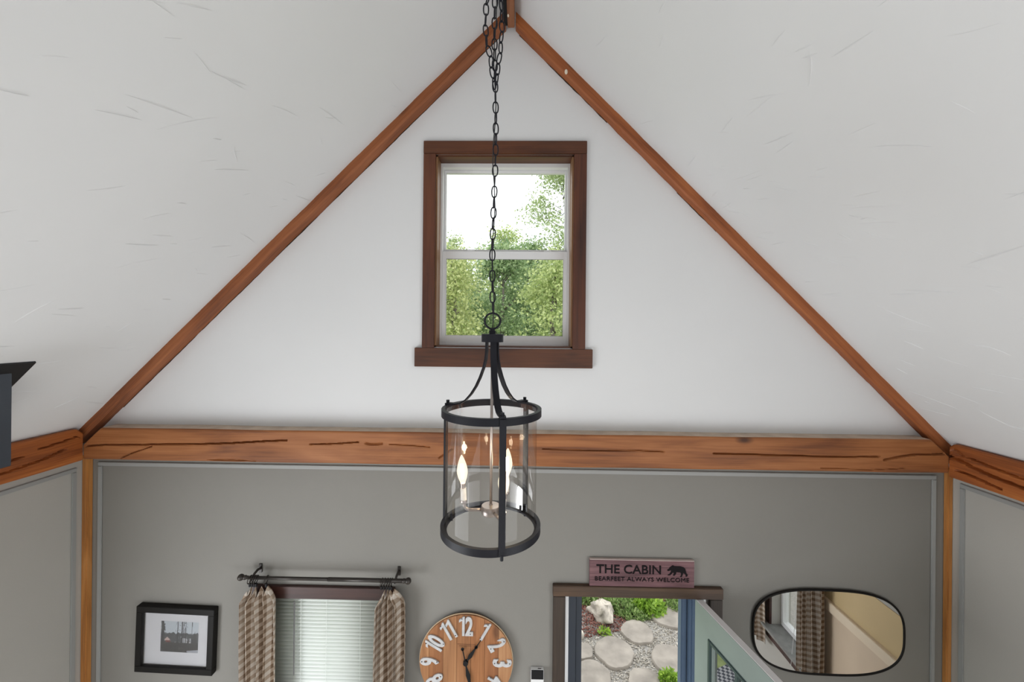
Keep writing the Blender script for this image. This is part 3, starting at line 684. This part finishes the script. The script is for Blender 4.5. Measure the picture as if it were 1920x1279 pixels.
for h in range(1, 13):
    a = h*PI/6; rr_ = .232 if h not in (10, 11, 12) else .230
    s_ = str(h); c = (CX+rr_*math.sin(a), CY-.004, CZ+rr_*math.cos(a))
    o = numeral(s_, c, a)
    for dz in (.048, -.048):
        dx = (.0 if len(s_) == 1 else .028 if dz < 0 else -.026)
        q = Matrix.Rotation(a, 3, 'Y') @ Vector((dx, 0, dz))
        MB().ball((c[0]+q.x, CY-.0095, c[2]+q.z), .0034, 6, (1, .5, 1)).build('screw', SCREW, o)
def hand(name, a, L, tail, wmax, disc, yy):
    R_ = Matrix.Rotation(a, 3, 'Y'); pts = [(-.0035, 0), (-.006, .03), (-wmax, L*.30), (-.0045, L*.62), (-.002, L), (.002, L), (.0045, L*.62), (wmax, L*.30), (.006, .03), (.0035, 0), (.0035, -tail), (-.0035, -tail)]
    P = []
    for x, z in pts:
        q = R_ @ Vector((x, 0, z)); P.append((CX+q.x, CZ+q.z))
    b = MB().prism_xz(P, yy, yy+.002)
    for dd in disc:
        q = R_ @ Vector((0, 0, dd)); b.prism_xz([(CX+q.x+.0105*math.cos(t), CZ+q.z+.0105*math.sin(t)) for t in ramp(0, 2*PI, 15)[:-1]], yy, yy+.002)
    return b.build(name, BLACK, ck)
hand('hour_hand', math.radians(33), .175, .02, .013, (.122,), CY-.012)
hand('minute_hand', math.radians(167.5), .25, .092, .014, (-.092,), CY-.015)
MB().prism_xz([(CX+.016*math.cos(t), CZ+.016*math.sin(t)) for t in ramp(0, 2*PI, 19)[:-1]], CY-.018, CY).build('hub', BLACK, ck)
INK = mat('brown_print', srgb(84, 52, 34), .7)
B(CX-.045, CX+.050, CY-.0004, CY+.001, CZ+.100, CZ+.1012).build('printed_rule', INK, ck); B(CX-.055, CX+.058, CY-.0004, CY+.001, CZ+.110, CZ+.1112).build('printed_rule', INK, ck)

# ------------------------------------------------------------------ framed photograph
pf = thing('picture_frame', 'black deep frame with small landscape photograph left of the curtain', 'picture', (-2.213, YF, 1.755))
tl = Matrix.Translation((-2.213, 0, 1.755)) @ Matrix.Rotation(.028, 4, 'Y')
def P2(x0, x1, ya, yb, z0, z1): 
    b = MB().box(x0, x1, ya, yb, z0, z1); b.v = [tuple(tl @ Vector(v)) for v in b.v]; return b
hw, hh, bw = .2555, .2135, .040
P2(-hw, hw, 2.508, YF-.002, hh-bw, hh).build('frame_rail', FRAMEBLACK, pf, bevel=.002); P2(-hw, hw, 2.508, YF-.002, -hh, -hh+bw).build('frame_rail', FRAMEBLACK, pf, bevel=.002)
P2(-hw, -hw+bw, 2.508, YF-.002, -hh+bw, hh-bw).build('frame_stile', FRAMEBLACK, pf, bevel=.002); P2(hw-bw, hw, 2.508, YF-.002, -hh+bw, hh-bw).build('frame_stile', FRAMEBLACK, pf, bevel=.002)
P2(-hw+bw-.002, hw-bw+.002, 2.532, 2.540, -hh+bw-.002, hh-bw+.002).build('mat_board', MATBOARD, pf)
# the print: a grid of tiny cells with a painted colour attribute
NX, NZ = 100, 80; pw, ph_ = .249, .200; b = MB(); cols = []
def photo(u, v):
    n = mnoise.noise((u*9, v*9, 3))*.5+mnoise.noise((u*31, v*31, 1))*.3
    c = (.50, .55, .60) if v > .45 else (.05, .05, .055)
    if v <= .62+.06*mnoise.noise((u*14, 0, 5)) and v > .30: c = (.07, .075, .085) if n > -.25 else (.25, .27, .29)
    if .56 < u < .80 and .30 < v < .46: c = (.42, .43, .45) if n > -.1 else (.06, .06, .07)
    if .10 < u < .24 and .36 < v < .48-abs(u-.17)*1.1: c = (.55, .42, .38)
    if .12 < u < .26 and .30 < v < .37: c = (.16, .04, .04)
    for tx, w_ in ((.045, .045), (.44, .012), (.56, .018), (.60, .008), (.655, .012), (.82, .009)):
        if abs(u-tx-.015*mnoise.noise((v*3, tx*9, 0))) < w_*(1.1-.35*v) and v > .24: c = (.03, .032, .04)
    if v > .3 and u < .12 and n > .05: c = (.05, .055, .06)
    if abs(u-.90) < (.68-v)*.2 and v > .28: c = (.035, .04, .045)
    if .38 < u < .72 and v > .5 and mnoise.noise((u*40, v*26, 7)) > .35: c = tuple(k*.45 for k in c)
    if v <= .30: c = (.03, .03, .034) if n < .22 else (.085, .08, .085)
    if v < .13 and u > .72-v and v < .16*(u-.4): c = (.36, .38, .42)
    return c
for j in range(NZ):
    for i in range(NX):
        u, v = i/NX, j/NZ; x = -pw/2+.016+u*pw; z = -ph_/2+.010+v*ph_
        q = [tl @ Vector((x, 2.5315, z)), tl @ Vector((x+pw/NX, 2.5315, z)), tl @ Vector((x+pw/NX, 2.5315, z+ph_/NZ)), tl @ Vector((x, 2.5315, z+ph_/NZ))]
        b.add(q, [(0, 1, 2, 3)]); cols.append(photo(u, v))
m_, n_, l_, p_ = nodes_of('photo_print'); a_ = n_.new('ShaderNodeAttribute'); a_.attribute_name = 'print'; l_.new(a_.outputs['Color'], p_.inputs['Base Color']); p_.inputs['Roughness'].default_value = .3
pr_ = b.build('photo_print', m_, pf)
ca = pr_.data.color_attributes.new('print', 'FLOAT_COLOR', 'CORNER')
for p in pr_.data.polygons:
    for li in p.loop_indices: ca.data[li].color = cols[p.index]+(1,)
P2(-hw+bw-.001, hw-bw+.001, 2.516, 2.518, -hh+bw-.001, hh-bw+.001).build('glazing', thin_glass('picture_glass', (.97, .97, .97, 1), .35), pf)

# ------------------------------------------------------------------ thermostat
th = thing('thermostat', 'white wall thermostat with a black screen between clock and doorway', 'thermostat', (.135, YF, 1.5))
B(.094, .176, 2.522, YF, 1.48, 1.618).build('housing', VINYL, th, bevel=.003)
B(.0965, .1735, 2.519, 2.523, 1.560, 1.6165).build('screen', BLACK, th)
B(.138, .160, 2.531, 2.536, 1.6175, 1.6187).build('vent_slot', BLACK, th)

# ------------------------------------------------------------------ mirror
MX, MZ = 1.972, 1.892
mr = thing('wall_mirror', 'wide pebble-shaped mirror with thin black frame beside the open door', 'mirror', (MX, YF, MZ))
def msh(a, b, n=96):
    o = []
    for t in ramp(0, 2*PI, n+1)[:-1]:
        c, s = math.cos(t), math.sin(t); ex = 2/2.9
        x = a*math.copysign(abs(c)**ex, c); z = b*math.copysign(abs(s)**ex, s)
        z += -.018*(x/a)*(1-abs(z/b)*.5); o.append((MX+x, MZ+z))
    return o
MB().prism_xz(msh(.468, .264), 2.534, 2.548).build('glass', MIRROR, mr)
MB().tube([(x, 2.536, z) for x, z in msh(.471, .267)], .0075, 8, True).build('rim', FRAMEBLACK, mr, smooth=True)

# ------------------------------------------------------------------ flue box under the left ceiling
fb = thing('flue_support_box', 'slate square flue box with black trim plate on the left sloping ceiling', 'flue box', (-2.49, 1.62, 3.14))
MB().prism_xz([(-2.645, 3.14), (-2.345, 3.14), (-2.345, zc(-2.345)-.002), (-2.645, zc(-2.645)-.002)], 1.483, 1.783).build('box', SLATE, fb, bevel=.003)
x0, x1 = -2.69, -2.303
MB().prism_xz([(x0, zc(x0)-.001), (x1, zc(x1)-.001), (x1+.004, zc(x1)-.008), (x0+.004, zc(x0)-.008)], 1.43, 1.836).build('trim_plate', FLUEBLACK, fb)

# ------------------------------------------------------------------ pendant lantern
LX, LY, LR_ = -.0815, 1.19, .150
ln = thing('pendant_lantern', 'dark iron cylinder lantern with clear glass hanging on a long chain', 'pendant lamp', (LX, LY, 3.19))
def band(r, z0, z1, th_): return MB().lathe([(r, z0), (r, z1), (r-th_, z1), (r-th_, z0), (r, z0)], (LX, LY, 0), 72, cap=False)
ZT, ZL = 3.559, 3.213
band(LR_, ZT-.021, ZT, .011).build('top_ring', IRON, ln, smooth='auto')
band(LR_, ZL-.021, ZL, .011).build('bottom_ring', IRON, ln, smooth='auto')
MB().lathe([(.1365, ZL-.012), (.1365, ZT-.006)], (LX, LY, 0), 72, cap=False).build('glass_cylinder', LGLASS, ln, smooth=True)
band(.139, ZL-.016, ZL-.011, .008).build('glass_ledge', IRON, ln, smooth='auto')
MB().lathe([(.033, 3.757), (.033, 3.781)], (LX, LY, 0), 36).build('crown_cap', IRON, ln, smooth='auto')
MB().lathe([(.010, 3.781), (.010, 3.790), (.0075, 3.792), (.0075, 3.797)], (LX, LY, 0), 16).build('finial', IRON, ln, smooth='auto')
MB().tube([(LX+.0235*math.cos(t), LY+.0015*math.sin(t), 3.8205+.0235*math.sin(t)) for t in ramp(0, 2*PI, 41)[:-1]], .0030, 8, True).build('loop_ring', IRON, ln, smooth=True)
ARM = [(.017, 3.760), (.0175, 3.730), (.020, 3.705), (.026, 3.680), (.037, 3.650), (.050, 3.622), (.066, 3.597), (.083, 3.578), (.100, 3.567), (.118, 3.5635), (.141, 3.5635)]
for A in (15.5, 135.5, 255.5):
    a = math.radians(A); dx, dy = math.sin(a), -math.cos(a); sd = (-dy, dx, 0)
    MB().strap([(LX+r*dx, LY+r*dy, z) for r, z in ARM], sd, .0185, .0045).build('arm', IRON, ln, smooth='auto')
    rt = (LX+(LR_+.000)*dx, LY+(LR_+.000)*dy)
    MB().strap([(rt[0], rt[1], ZL-.018), (rt[0], rt[1], ZT-.002)], sd, .0180, .0060).build('upright', IRON, ln)
    bo = MB().strap([(LX+.143*dx, LY+.143*dy, ZT-.001), (LX+.143*dx, LY+.143*dy, ZT+.006)], sd, .017, .015)
    bo.tube([(LX+.144*dx, LY+.144*dy, ZT), (LX+.144*dx, LY+.144*dy, ZT+.015)], .0052, 10); bo.build('bolt', IRON, ln, smooth='auto')
    MB().tube([(rt[0], rt[1], ZL-.030), (rt[0], rt[1], ZL-.016)], .0045, 10).build('lower_bolt', IRON, ln, smooth='auto')
    gx, gy = LX+.128*dx, LY+.128*dy
    MB().box(gx-.004, gx+.004, gy-.004, gy+.004, ZL-.012, ZL+.010).build('glass_clip', IRON, ln)
MB().tube([(LX, LY, 3.262), (LX, LY, 3.760)], .0042, 10).build('centre_rod', BRUSHED, ln, smooth=True)
MB().lathe([(.010, 3.2385), (.0270, 3.2395), (.0285, 3.242), (.0285, 3.262), (.027, 3.2645), (.006, 3.2655), (.005, 3.270)], (LX, LY, 0), 36).build('hub', BRUSHED, ln, smooth='auto')
for A in (268, 28, 148):
    a = math.radians(A); dx, dy = math.sin(a), -math.cos(a)
    def at_(r, z): return (LX+r*dx, LY+r*dy, z)
    MB().tube([at_(.02, 3.250), at_(.055, 3.249), at_(.068, 3.2495), at_(.076, 3.253), at_(.0805, 3.260), at_(.0815, 3.268), at_(.082, 3.276)], .0050, 10).build('candle_arm', BRUSHED, ln, smooth=True)
    c0 = Vector(at_(.082, 3.270)); up_ = Vector((dx*.06, dy*.06, 1)).normalized()
    Q = Matrix.Translation(c0) @ up_.to_track_quat('Z', 'Y').to_matrix().to_4x4()
    def up(mb): mb.v = [tuple(Q @ Vector(v)) for v in mb.v]; return mb
    ch_ = up(MB().lathe([(.006, -.004), (.0105, .002), (.0105, .008), (.0085, .008)], (0, 0, 0), 20)).build('candle_cup', BRUSHED, ln, smooth='auto')
    up(MB().lathe([(.0088, .008), (.0088, .044)], (0, 0, 0), 20)).build('candle_sleeve', SLEEVE, ln, smooth='auto')
    up(MB().lathe([(.0075, .044), (.0078, .058)], (0, 0, 0), 20)).build('socket', BRUSHED, ln, smooth='auto')
    bu = up(MB().lathe([(.0070, .058), (.0095, .066), (.0135, .077), (.0160, .089), (.0160, .099), (.0140, .111), (.0105, .123), (.0065, .134), (.0030, .141), (.0004, .1445)], (0, 0, 0), 24)).build('bulb', BULB, ln, smooth=True)
    fi = MB()
    for k in range(4):
        t = k*PI/2; fi.tube([(.003*math.cos(t), .003*math.sin(t), .072), (.0045*math.cos(t), .0045*math.sin(t), .095), (.003*math.cos(t), .003*math.sin(t), .116)], .0014, 6)
    up(fi).build('filament', FILAMENT, bu)
    pl = bpy.data.lights.new('bulb_light', 'POINT'); pl.energy = .7; pl.color = (1, .80, .55); pl.shadow_soft_size = .012
    po = bpy.data.objects.new('bulb_light', pl); COL.objects.link(po); po.parent = ln; po.location = (Q @ Vector((0, 0, .095)))-Vector(ln['_o'])
# chain: every link a part, all sharing one mesh
def link_mesh():
    P = []
    for t in ramp(0, 2*PI, 21)[:-1]:
        c, s = math.cos(t), math.sin(t); P.append((.0078*math.copysign(abs(c)**.85, c), 0, .0172*math.copysign(abs(s)**.85, s)))
    return MB().tube(P, .0020, 7, True)
lk = link_mesh().build('chain_link', IRON, None, smooth=True); first = [True]
PITCH = .0318
def link(p, d, spin):
    q = Vector(d).to_track_quat('Z', 'Y') @ Matrix.Rotation(spin, 3, 'Z').to_quaternion()
    o = lk if first[0] else inst(lk, ln); first[0] = False
    o.parent = ln; o.rotation_euler = q.to_euler(); o.location = Vector(p)-Vector(ln['_o'])
cr_ = random.Random(4)
z = 3.8605; k = 0; LX2 = LX+.001
while z < 5.64:
    bend = .0035*math.sin(z*9.0); link((LX2+bend, LY, z), (0.04*math.cos(z*9), 0, 1), (k % 2)*PI/2+.25+cr_.uniform(-.2, .2)); z += PITCH; k += 1
def strand(pts, sp):
    P = [Vector(p) for p in pts]; acc = 0; k = 0; seg = 0; pos = P[0].copy(); tot = sum((b-a).length for a, b in zip(P, P[1:]))
    d = 0
    while d < tot:
        r = d; i = 0
        while i < len(P)-2 and r > (P[i+1]-P[i]).length: r -= (P[i+1]-P[i]).length; i += 1
        t = (P[i+1]-P[i]).normalized(); link(P[i]+t*r, t, (k % 2)*PI/2+sp+cr_.uniform(-.25, .25)); d += PITCH; k += 1
strand([(-.083, 1.186, 4.535), (-.090, 1.184, 4.575), (-.094, 1.182, 4.61), (-.107, 1.182, 4.655), (-.111, 1.182, 4.71), (-.109, 1.182, 4.766), (-.100, 1.183, 4.80), (-.094, 1.185, 5.0), (-.090, 1.187, 5.64)], .35)
strand([(-.076, 1.184, 4.545), (-.070, 1.183, 4.60), (-.065, 1.182, 4.63), (-.061, 1.182, 4.70), (-.064, 1.183, 4.765), (-.068, 1.184, 4.83), (-.072, 1.186, 5.2), (-.074, 1.188, 5.64)], 1.0)
MB().tube([(LX+.004*math.sin(i*1.3), LY+.003*math.cos(i*1.1), 3.797+i*.0615) for i in range(31)], .0016, 6).build('lamp_cord', CORD, ln, smooth=True)
MB().lathe([(.060, 5.699), (.058, 5.688), (.045, 5.672), (.02, 5.664), (.008, 5.660), (.006, 5.645)], (LX, LY, 0), 32).build('ceiling_canopy', IRON, ln, smooth='auto')

# ================================================================== OUTSIDE
GZ = -.15
GROUND = mat('gravel_bed', (.33, .31, .28), .95, var=.25, vscale=40, bump=.5, bscale=120)
LAWN = mat('rough_lawn', (.27, .32, .13), .95, var=.4, vscale=6, bump=.5, bscale=50)
tag(MB().box(-60, 60, 6.4, 120, GZ-.3, GZ).box(-60, .1, 3.3, 6.4, GZ-.3, GZ).build('lawn', LAWN), 'green lawn running back to the trees', 'lawn', kind='structure')
tag(MB().box(-60, 60, -40, 6.4, GZ-.3, GZ-.004).build('gravel_ground', GROUND), 'pale gravel ground outside the doorway', 'ground', kind='structure')
STONE = mat('flagstone', (.31, .275, .235), .85, var=.26, vscale=5, bump=.35, bscale=30)
stones = [(1.57, 5.15, .205, .19, 'flagstone just below the bright green plants'), (1.195, 4.83, .222, .225, 'largest round flagstone in the middle of the doorway'),
          (2.10, 5.44, .27, .20, 'flagstone at upper right beside the gravel'), (1.87, 4.72, .26, .235, 'flagstone against the right door frame'),
          (.85, 4.48, .22, .20, 'cracked flagstone at lower left of the doorway'), (1.45, 4.43, .19, .17, 'flagstone at the bottom edge beside the green tuft'),
          (.81, 4.83, .13, .13, 'small flagstone against the left door frame'), (1.0, 3.9, .24, .2, 'near flagstone close to the doorstep at left'), (1.6, 3.85, .24, .2, 'near flagstone close to the doorstep at right')]
for i, (x, y, a, b_, lb) in enumerate(stones):
    r = random.Random(40+i); n = 40; rim = []
    for k in range(n):
        t = 2*PI*k/n; q = 1+.16*mnoise.noise((math.cos(t)*1.4+i*7, math.sin(t)*1.4, i))+.02*r.uniform(-1, 1); rim.append((math.cos(t)*q, math.sin(t)*q))
    vs = []; fs = []
    for s_, z_ in ((1.03, -.03), (1.02, .020), (.985, .032), (.8, .036), (.5, .037), (.2, .038)):
        vs += [(x+a*s_*c, y+b_*s_*s, GZ+z_+(.004*mnoise.noise((c*3*s_+i, s*3*s_, 2)) if s_ < 1 else 0)) for c, s in rim]
    for q in range(5):
        for k in range(n): fs.append((q*n+k, q*n+(k+1) % n, (q+1)*n+(k+1) % n, (q+1)*n+k))
    fs += [tuple(range(5*n, 6*n)), tuple(range(n))[::-1]]
    tag(MB().add(vs, fs).build('flagstone', STONE, smooth='auto'), lb, 'flagstone', 'flagstones in the gravel path')
def in_stone(x, y, m=1.06): return any(((x-s[0])/(s[2]*m))**2+((y-s[1])/(s[3]*m))**2 < 1 for s in stones)
import array
def scatter(name, m, n, place, size, seed, tint=False):
    r = random.Random(seed); vs = []; fs = []; tv = []
    for k in range(n):
        p = place(r)
        if p is None: continue
        sx, sy, sz = [size*r.uniform(.6, 1.5) for _ in range(3)]; a = r.uniform(0, PI); ca_, sa_ = math.cos(a), math.sin(a); o = len(vs); tx = r.uniform(-.4, .4)
        for ux, uy, uz in ((1, 0, 0), (0, 1, 0), (-1, 0, 0), (0, -1, 0), (0, 0, 1), (0, 0, -1)):
            X, Y = ux*sx, uy*sy; vs.append((p[0]+X*ca_-Y*sa_, p[1]+X*sa_+Y*ca_, p[2]+uz*sz*.7+X*tx)); tv.append(r.random() if ux == 1 else tv[-1])
        for q in range(4): fs += [(o+q, o+(q+1) % 4, o+4), (o+(q+1) % 4, o+q, o+5)]
    o = MB().add(vs, fs).build(name, m); at = o.data.attributes.new('tint', 'FLOAT', 'POINT'); at.data.foreach_set('value', tv); return o
def tint_mat(name, c0, c1, rough=.9):
    m, n, l, p = nodes_of(name); a = n.new('ShaderNodeAttribute'); a.attribute_name = 'tint'; r = n.new('ShaderNodeValToRGB'); l.new(a.outputs['Fac'], r.inputs[0])
    r.color_ramp.elements[0].color = c0; r.color_ramp.elements[1].color = c1; l.new(r.outputs[0], p.inputs['Base Color']); p.inputs['Roughness'].default_value = rough; return m
def mulch_zone(x, y):
    return (x < 1.50 and y > 5.05+max(0, (x-.9))*.25 and y < 5.95) or (y > 5.75)
def pl_gravel(r):
    x, y = r.uniform(.3, 2.9), r.uniform(3.6, 5.75)
    return None if in_stone(x, y, 1.0) or mulch_zone(x, y) else (x, y, GZ+r.uniform(0, .008))
def pl_mulch(r):
    x, y = r.uniform(.3, 3.2), r.uniform(5.0, 6.4)
    return None if in_stone(x, y, 1.02) or not mulch_zone(x, y) else (x, y, GZ+r.uniform(0, .03))
s_ = scatter('gravel_pebbles', tint_mat('pebble', (.20, .175, .14, 1), (.66, .61, .53, 1)), 14000, pl_gravel, .009, 1); tag(s_, 'loose pale gravel between the flagstones', 'gravel', kind='stuff')
s_ = scatter('mulch_chips', tint_mat('mulch', (.085, .026, .018, 1), (.30, .13, .10, 1)), 9000, pl_mulch, .013, 2); tag(s_, 'red-brown mulch around the white rock', 'mulch', kind='stuff')
m_, n_, l_, p_ = nodes_of('grey_checked_mat'); t_ = n_.new('ShaderNodeTexCoord'); c_ = n_.new('ShaderNodeTexChecker'); c_.inputs['Scale'].default_value = 30
c_.inputs[1].default_value = (.07, .075, .09, 1); c_.inputs[2].default_value = (.42, .42, .43, 1); l_.new(t_.outputs['Object'], c_.inputs[0]); l_.new(c_.outputs[0], p_.inputs['Base Color']); p_.inputs['Roughness'].default_value = .9
tag(B(-1.0, -.1, 3.35, 3.97, GZ, GZ+.015).build('outdoor_mat', m_, bevel=.004), 'grey checked mat outside, reflected in the door glass', 'mat')
# white rock
ROCK = mat('white_rock', (.48, .43, .36), .85, var=.40, vscale=9, bump=.5, bscale=25)
b = MB().ball((1.165, 5.44, GZ+.06), .16, 22, (.85, 1.15, .8))
b.v = [(lambda p, n: (p.x+n.x*.10*mnoise.noise(p*9)+n.x*.05*mnoise.noise(p*23), p.y+n.y*.13*mnoise.noise(p*9+Vector((3, 0, 0)))+n.y*.05*mnoise.noise(p*21), p.z+n.z*.10*mnoise.noise(p*11)+.04*mnoise.noise(p*26)))(Vector(v), (Vector(v)-Vector((1.165, 5.44, GZ+.06))).normalized()) for v in b.v]
tag(b.build('garden_rock', ROCK, smooth=True), 'white craggy rock lying in the red mulch', 'rock')
b = MB().ball((.80, 5.08, GZ+.02), .07, 12, (1, 1.1, .8)); tag(b.build('garden_rock', ROCK, smooth=True), 'small white rock at the left edge of the doorway', 'rock')
# leafy plants
def leaves(name, m, pts, size, seed, asp=.5, up=0, droop=0, parent=None):
    r = random.Random(seed); vs = []; fs = []; tv = []
    for p in pts:
        s = size*r.uniform(.6, 1.4); d = Vector((r.gauss(0, 1), r.gauss(0, 1), r.gauss(up, 1)-droop)).normalized()
        sd = d.cross(Vector((r.gauss(0, 1), r.gauss(0, 1), r.gauss(0, 1)))).normalized()*s*asp; P = Vector(p); o = len(vs)
        vs += [P, P+d*s*.5+sd*.5, P+d*s, P+d*s*.5-sd*.5]; fs.append((o, o+1, o+2, o+3)); t = r.random(); tv += [t]*4
    me = bpy.data.meshes.new(name); off = Vector(parent['_o']) if parent is not None else Vector((0, 0, 0))
    me.from_pydata([v-off for v in vs], [], fs); me.materials.append(m)
    at = me.attributes.new('tint', 'FLOAT', 'POINT'); at.data.foreach_set('value', tv)
    o = bpy.data.objects.new(name, me); COL.objects.link(o)
    if parent is not None: o.parent = parent; o['_o'] = tuple(off)
    return o
LIME = leaf_mat('lime_leaf', (.15, .29, .03, 1), (.50, .70, .12, 1)); SAGE = leaf_mat('sage_leaf', (.14, .25, .06, 1), (.46, .58, .24, 1))
def bush(label, cx, cy, rx, ry, h, n, size, m, seed, asp=.45, name='garden_plant', cat='plant'):
    r = random.Random(seed); t_ = thing(name, label, cat, (cx, cy, GZ), 'low garden plants outside the door'); P = []
    for k in range(n):
        a = r.uniform(0, 2*PI); q = math.sqrt(r.random()); P.append((cx+rx*q*math.cos(a), cy+ry*q*math.sin(a), GZ+h*(1-q*q)*r.uniform(.3, 1)+.01))
    leaves('foliage', m, P, size, seed, asp, .7, parent=t_)
    b_ = MB()
    for k in range(9):
        a = k*.7; b_.tube([(cx+.02*math.cos(a), cy+.02*math.sin(a), GZ-.01), (cx+rx*.5*math.cos(a), cy+ry*.5*math.sin(a), GZ+h*.6)], [.004, .002], 5)
    b_.build('stem', SAGE_STEM, t_)
SAGE_STEM = mat('plant_stem', (.12, .16, .05), .8)
bush('bright lime green plant clump at the head of the path', 1.86, 5.62, .22, .22, .16, 900, .075, LIME, 1)
bush('fine-leaved green plant beside the lime green clump', 1.48, 5.66, .30, .24, .14, 1500, .05, SAGE, 2)
bush('trailing green plant spilling onto the flagstone below the clump', 1.62, 5.44, .20, .10, .08, 500, .045, SAGE, 7)
bush('small green plant behind the white rock', 1.02, 5.74, .15, .12, .14, 450, .06, SAGE, 3)
bush('loose green plant at the upper right of the doorway', 2.26, 5.66, .16, .14, .12, 450, .05, SAGE, 4)
bush('tiny weed in the mulch above the middle flagstone', 1.12, 5.13, .08, .04, .05, 45, .06, LIME, 5)
bush('green tuft at the lower right of the doorway', 1.72, 4.44, .13, .10, .12, 500, .045, LIME, 6)
# trees seen through the upper window
BARK = mat('tree_bark', (.16, .14, .12), .9, var=.3, vscale=5)
LM = [leaf_mat('leaf_mid_green', (.26, .35, .11, 1), (.74, .80, .40, 1)), leaf_mat('leaf_dark_green', (.14, .24, .10, 1), (.54, .66, .36, 1)),
      leaf_mat('leaf_pale_green', (.28, .36, .11, 1), (.78, .80, .42, 1)), leaf_mat('leaf_airy_green', (.22, .30, .12, 1), (.62, .70, .40, 1))]
def tree(label, x, y, h, rx, base, n, lm, seed, leaf=.15, clumps=40, tight=.42, branch=26, tk=1.0):
    r = random.Random(seed); t_ = thing('tree', label, 'tree', (x, y, GZ), 'trees beyond the gable window'); C_ = []
    hc = h-base; b_ = MB(); b_.tube([(x, y, GZ-.1), (x+.1*r.uniform(-1, 1), y, GZ+h*.35), (x+.2*r.uniform(-1, 1), y, GZ+h*.7), (x, y, GZ+h*.96)], [.16*tk, .12*tk, .07*tk, .02*tk], 7)
    for k in range(clumps):
        v = r.random(); env = math.sin(PI*min(.98, .12+.86*v))**.6*(1 if v < .6 else 1-(v-.6)*1.1); a = r.uniform(0, 2*PI); q = rx*env*math.sqrt(r.uniform(.25, 1))
        C_.append(Vector((x+q*math.cos(a), y+q*math.sin(a), GZ+base+hc*v)))
    for c in C_[:branch]:
        zz = max(GZ+.5, c.z-.35*abs(c.x-x)-.5); b_.tube([(x, y, zz), ((x+c.x)/2, (y+c.y)/2, (zz+c.z)/2+.1), tuple(c)], [.045*tk, .028*tk, .008], 5)
    b_.build('trunk', BARK, t_, smooth=True)
    P = []
    for k in range(n):
        c = C_[r.randrange(clumps)]; P.append((c.x+r.gauss(0, tight), c.y+r.gauss(0, tight), c.z+r.gauss(0, tight*.75)))
    leaves('foliage', LM[lm], P, leaf, seed+100, .6, 0, parent=t_)
tree('pale green slender tree at lower left of the window view', -2.75, 16, 6.9, 1.3, 1.2, 13000, 2, 1, .13)
tree('grey-green tree behind the pale one at left', -4.3, 22, 8.2, 1.9, 1.5, 11000, 3, 2, .16)
tree('dark tree in the middle of the window view', -.9, 21, 8.0, 1.9, 1.2, 14000, 1, 3, .16)
tree('bushy bright green tree at lower right of the window view', 1.45, 16, 6.7, 1.5, 1.0, 14000, 0, 4, .14)
tree('rounded treetop rising above the meeting rail', -1.05, 29, 11.2, 2.1, 2.5, 9000, 0, 5, .18)
tree('tall airy tree standing above all others at right', 2.55, 24, 15.0, 2.5, 3.5, 15000, 3, 6, .16, clumps=70, tight=.40, branch=70, tk=.5)
tree('mid green tree between the dark tree and the right edge', .55, 24, 8.8, 1.7, 1.5, 11000, 1, 7, .16)
tree('tree with its tip just showing at far left of the window', -5.3, 31, 10.9, 1.6, 3, 6000, 3, 8, .18, tight=.35)
tree('thin treetop left of the rounded one', -3.4, 34, 11.0, 1.2, 3, 3500, 3, 9, .18, tight=.35)
tree('broad tree just outside the window view at right', 4.6, 18, 8.5, 2.0, 1.0, 10000, 0, 10, .17)
tree('broad tree just outside the window view at left', -6.8, 17, 8.0, 2.0, 1.0, 10000, 2, 11, .17)
r = random.Random(77); P = []
for k in range(26000):
    x = r.uniform(-30, 30); top = 7.6+1.2*mnoise.noise((x*.35, 2, 0))+.6*mnoise.noise((x*1.1, 5, 0)); P.append((x, 38+r.uniform(-1.5, 1.5), GZ+top*r.random()**.8))
tag(leaves('distant_woodland', LM[1], P, .42, 55, .7), 'dense distant woodland behind the trees', 'woodland', kind='stuff')

for o in bpy.data.objects:
    if '_o' in o.keys(): del o['_o']
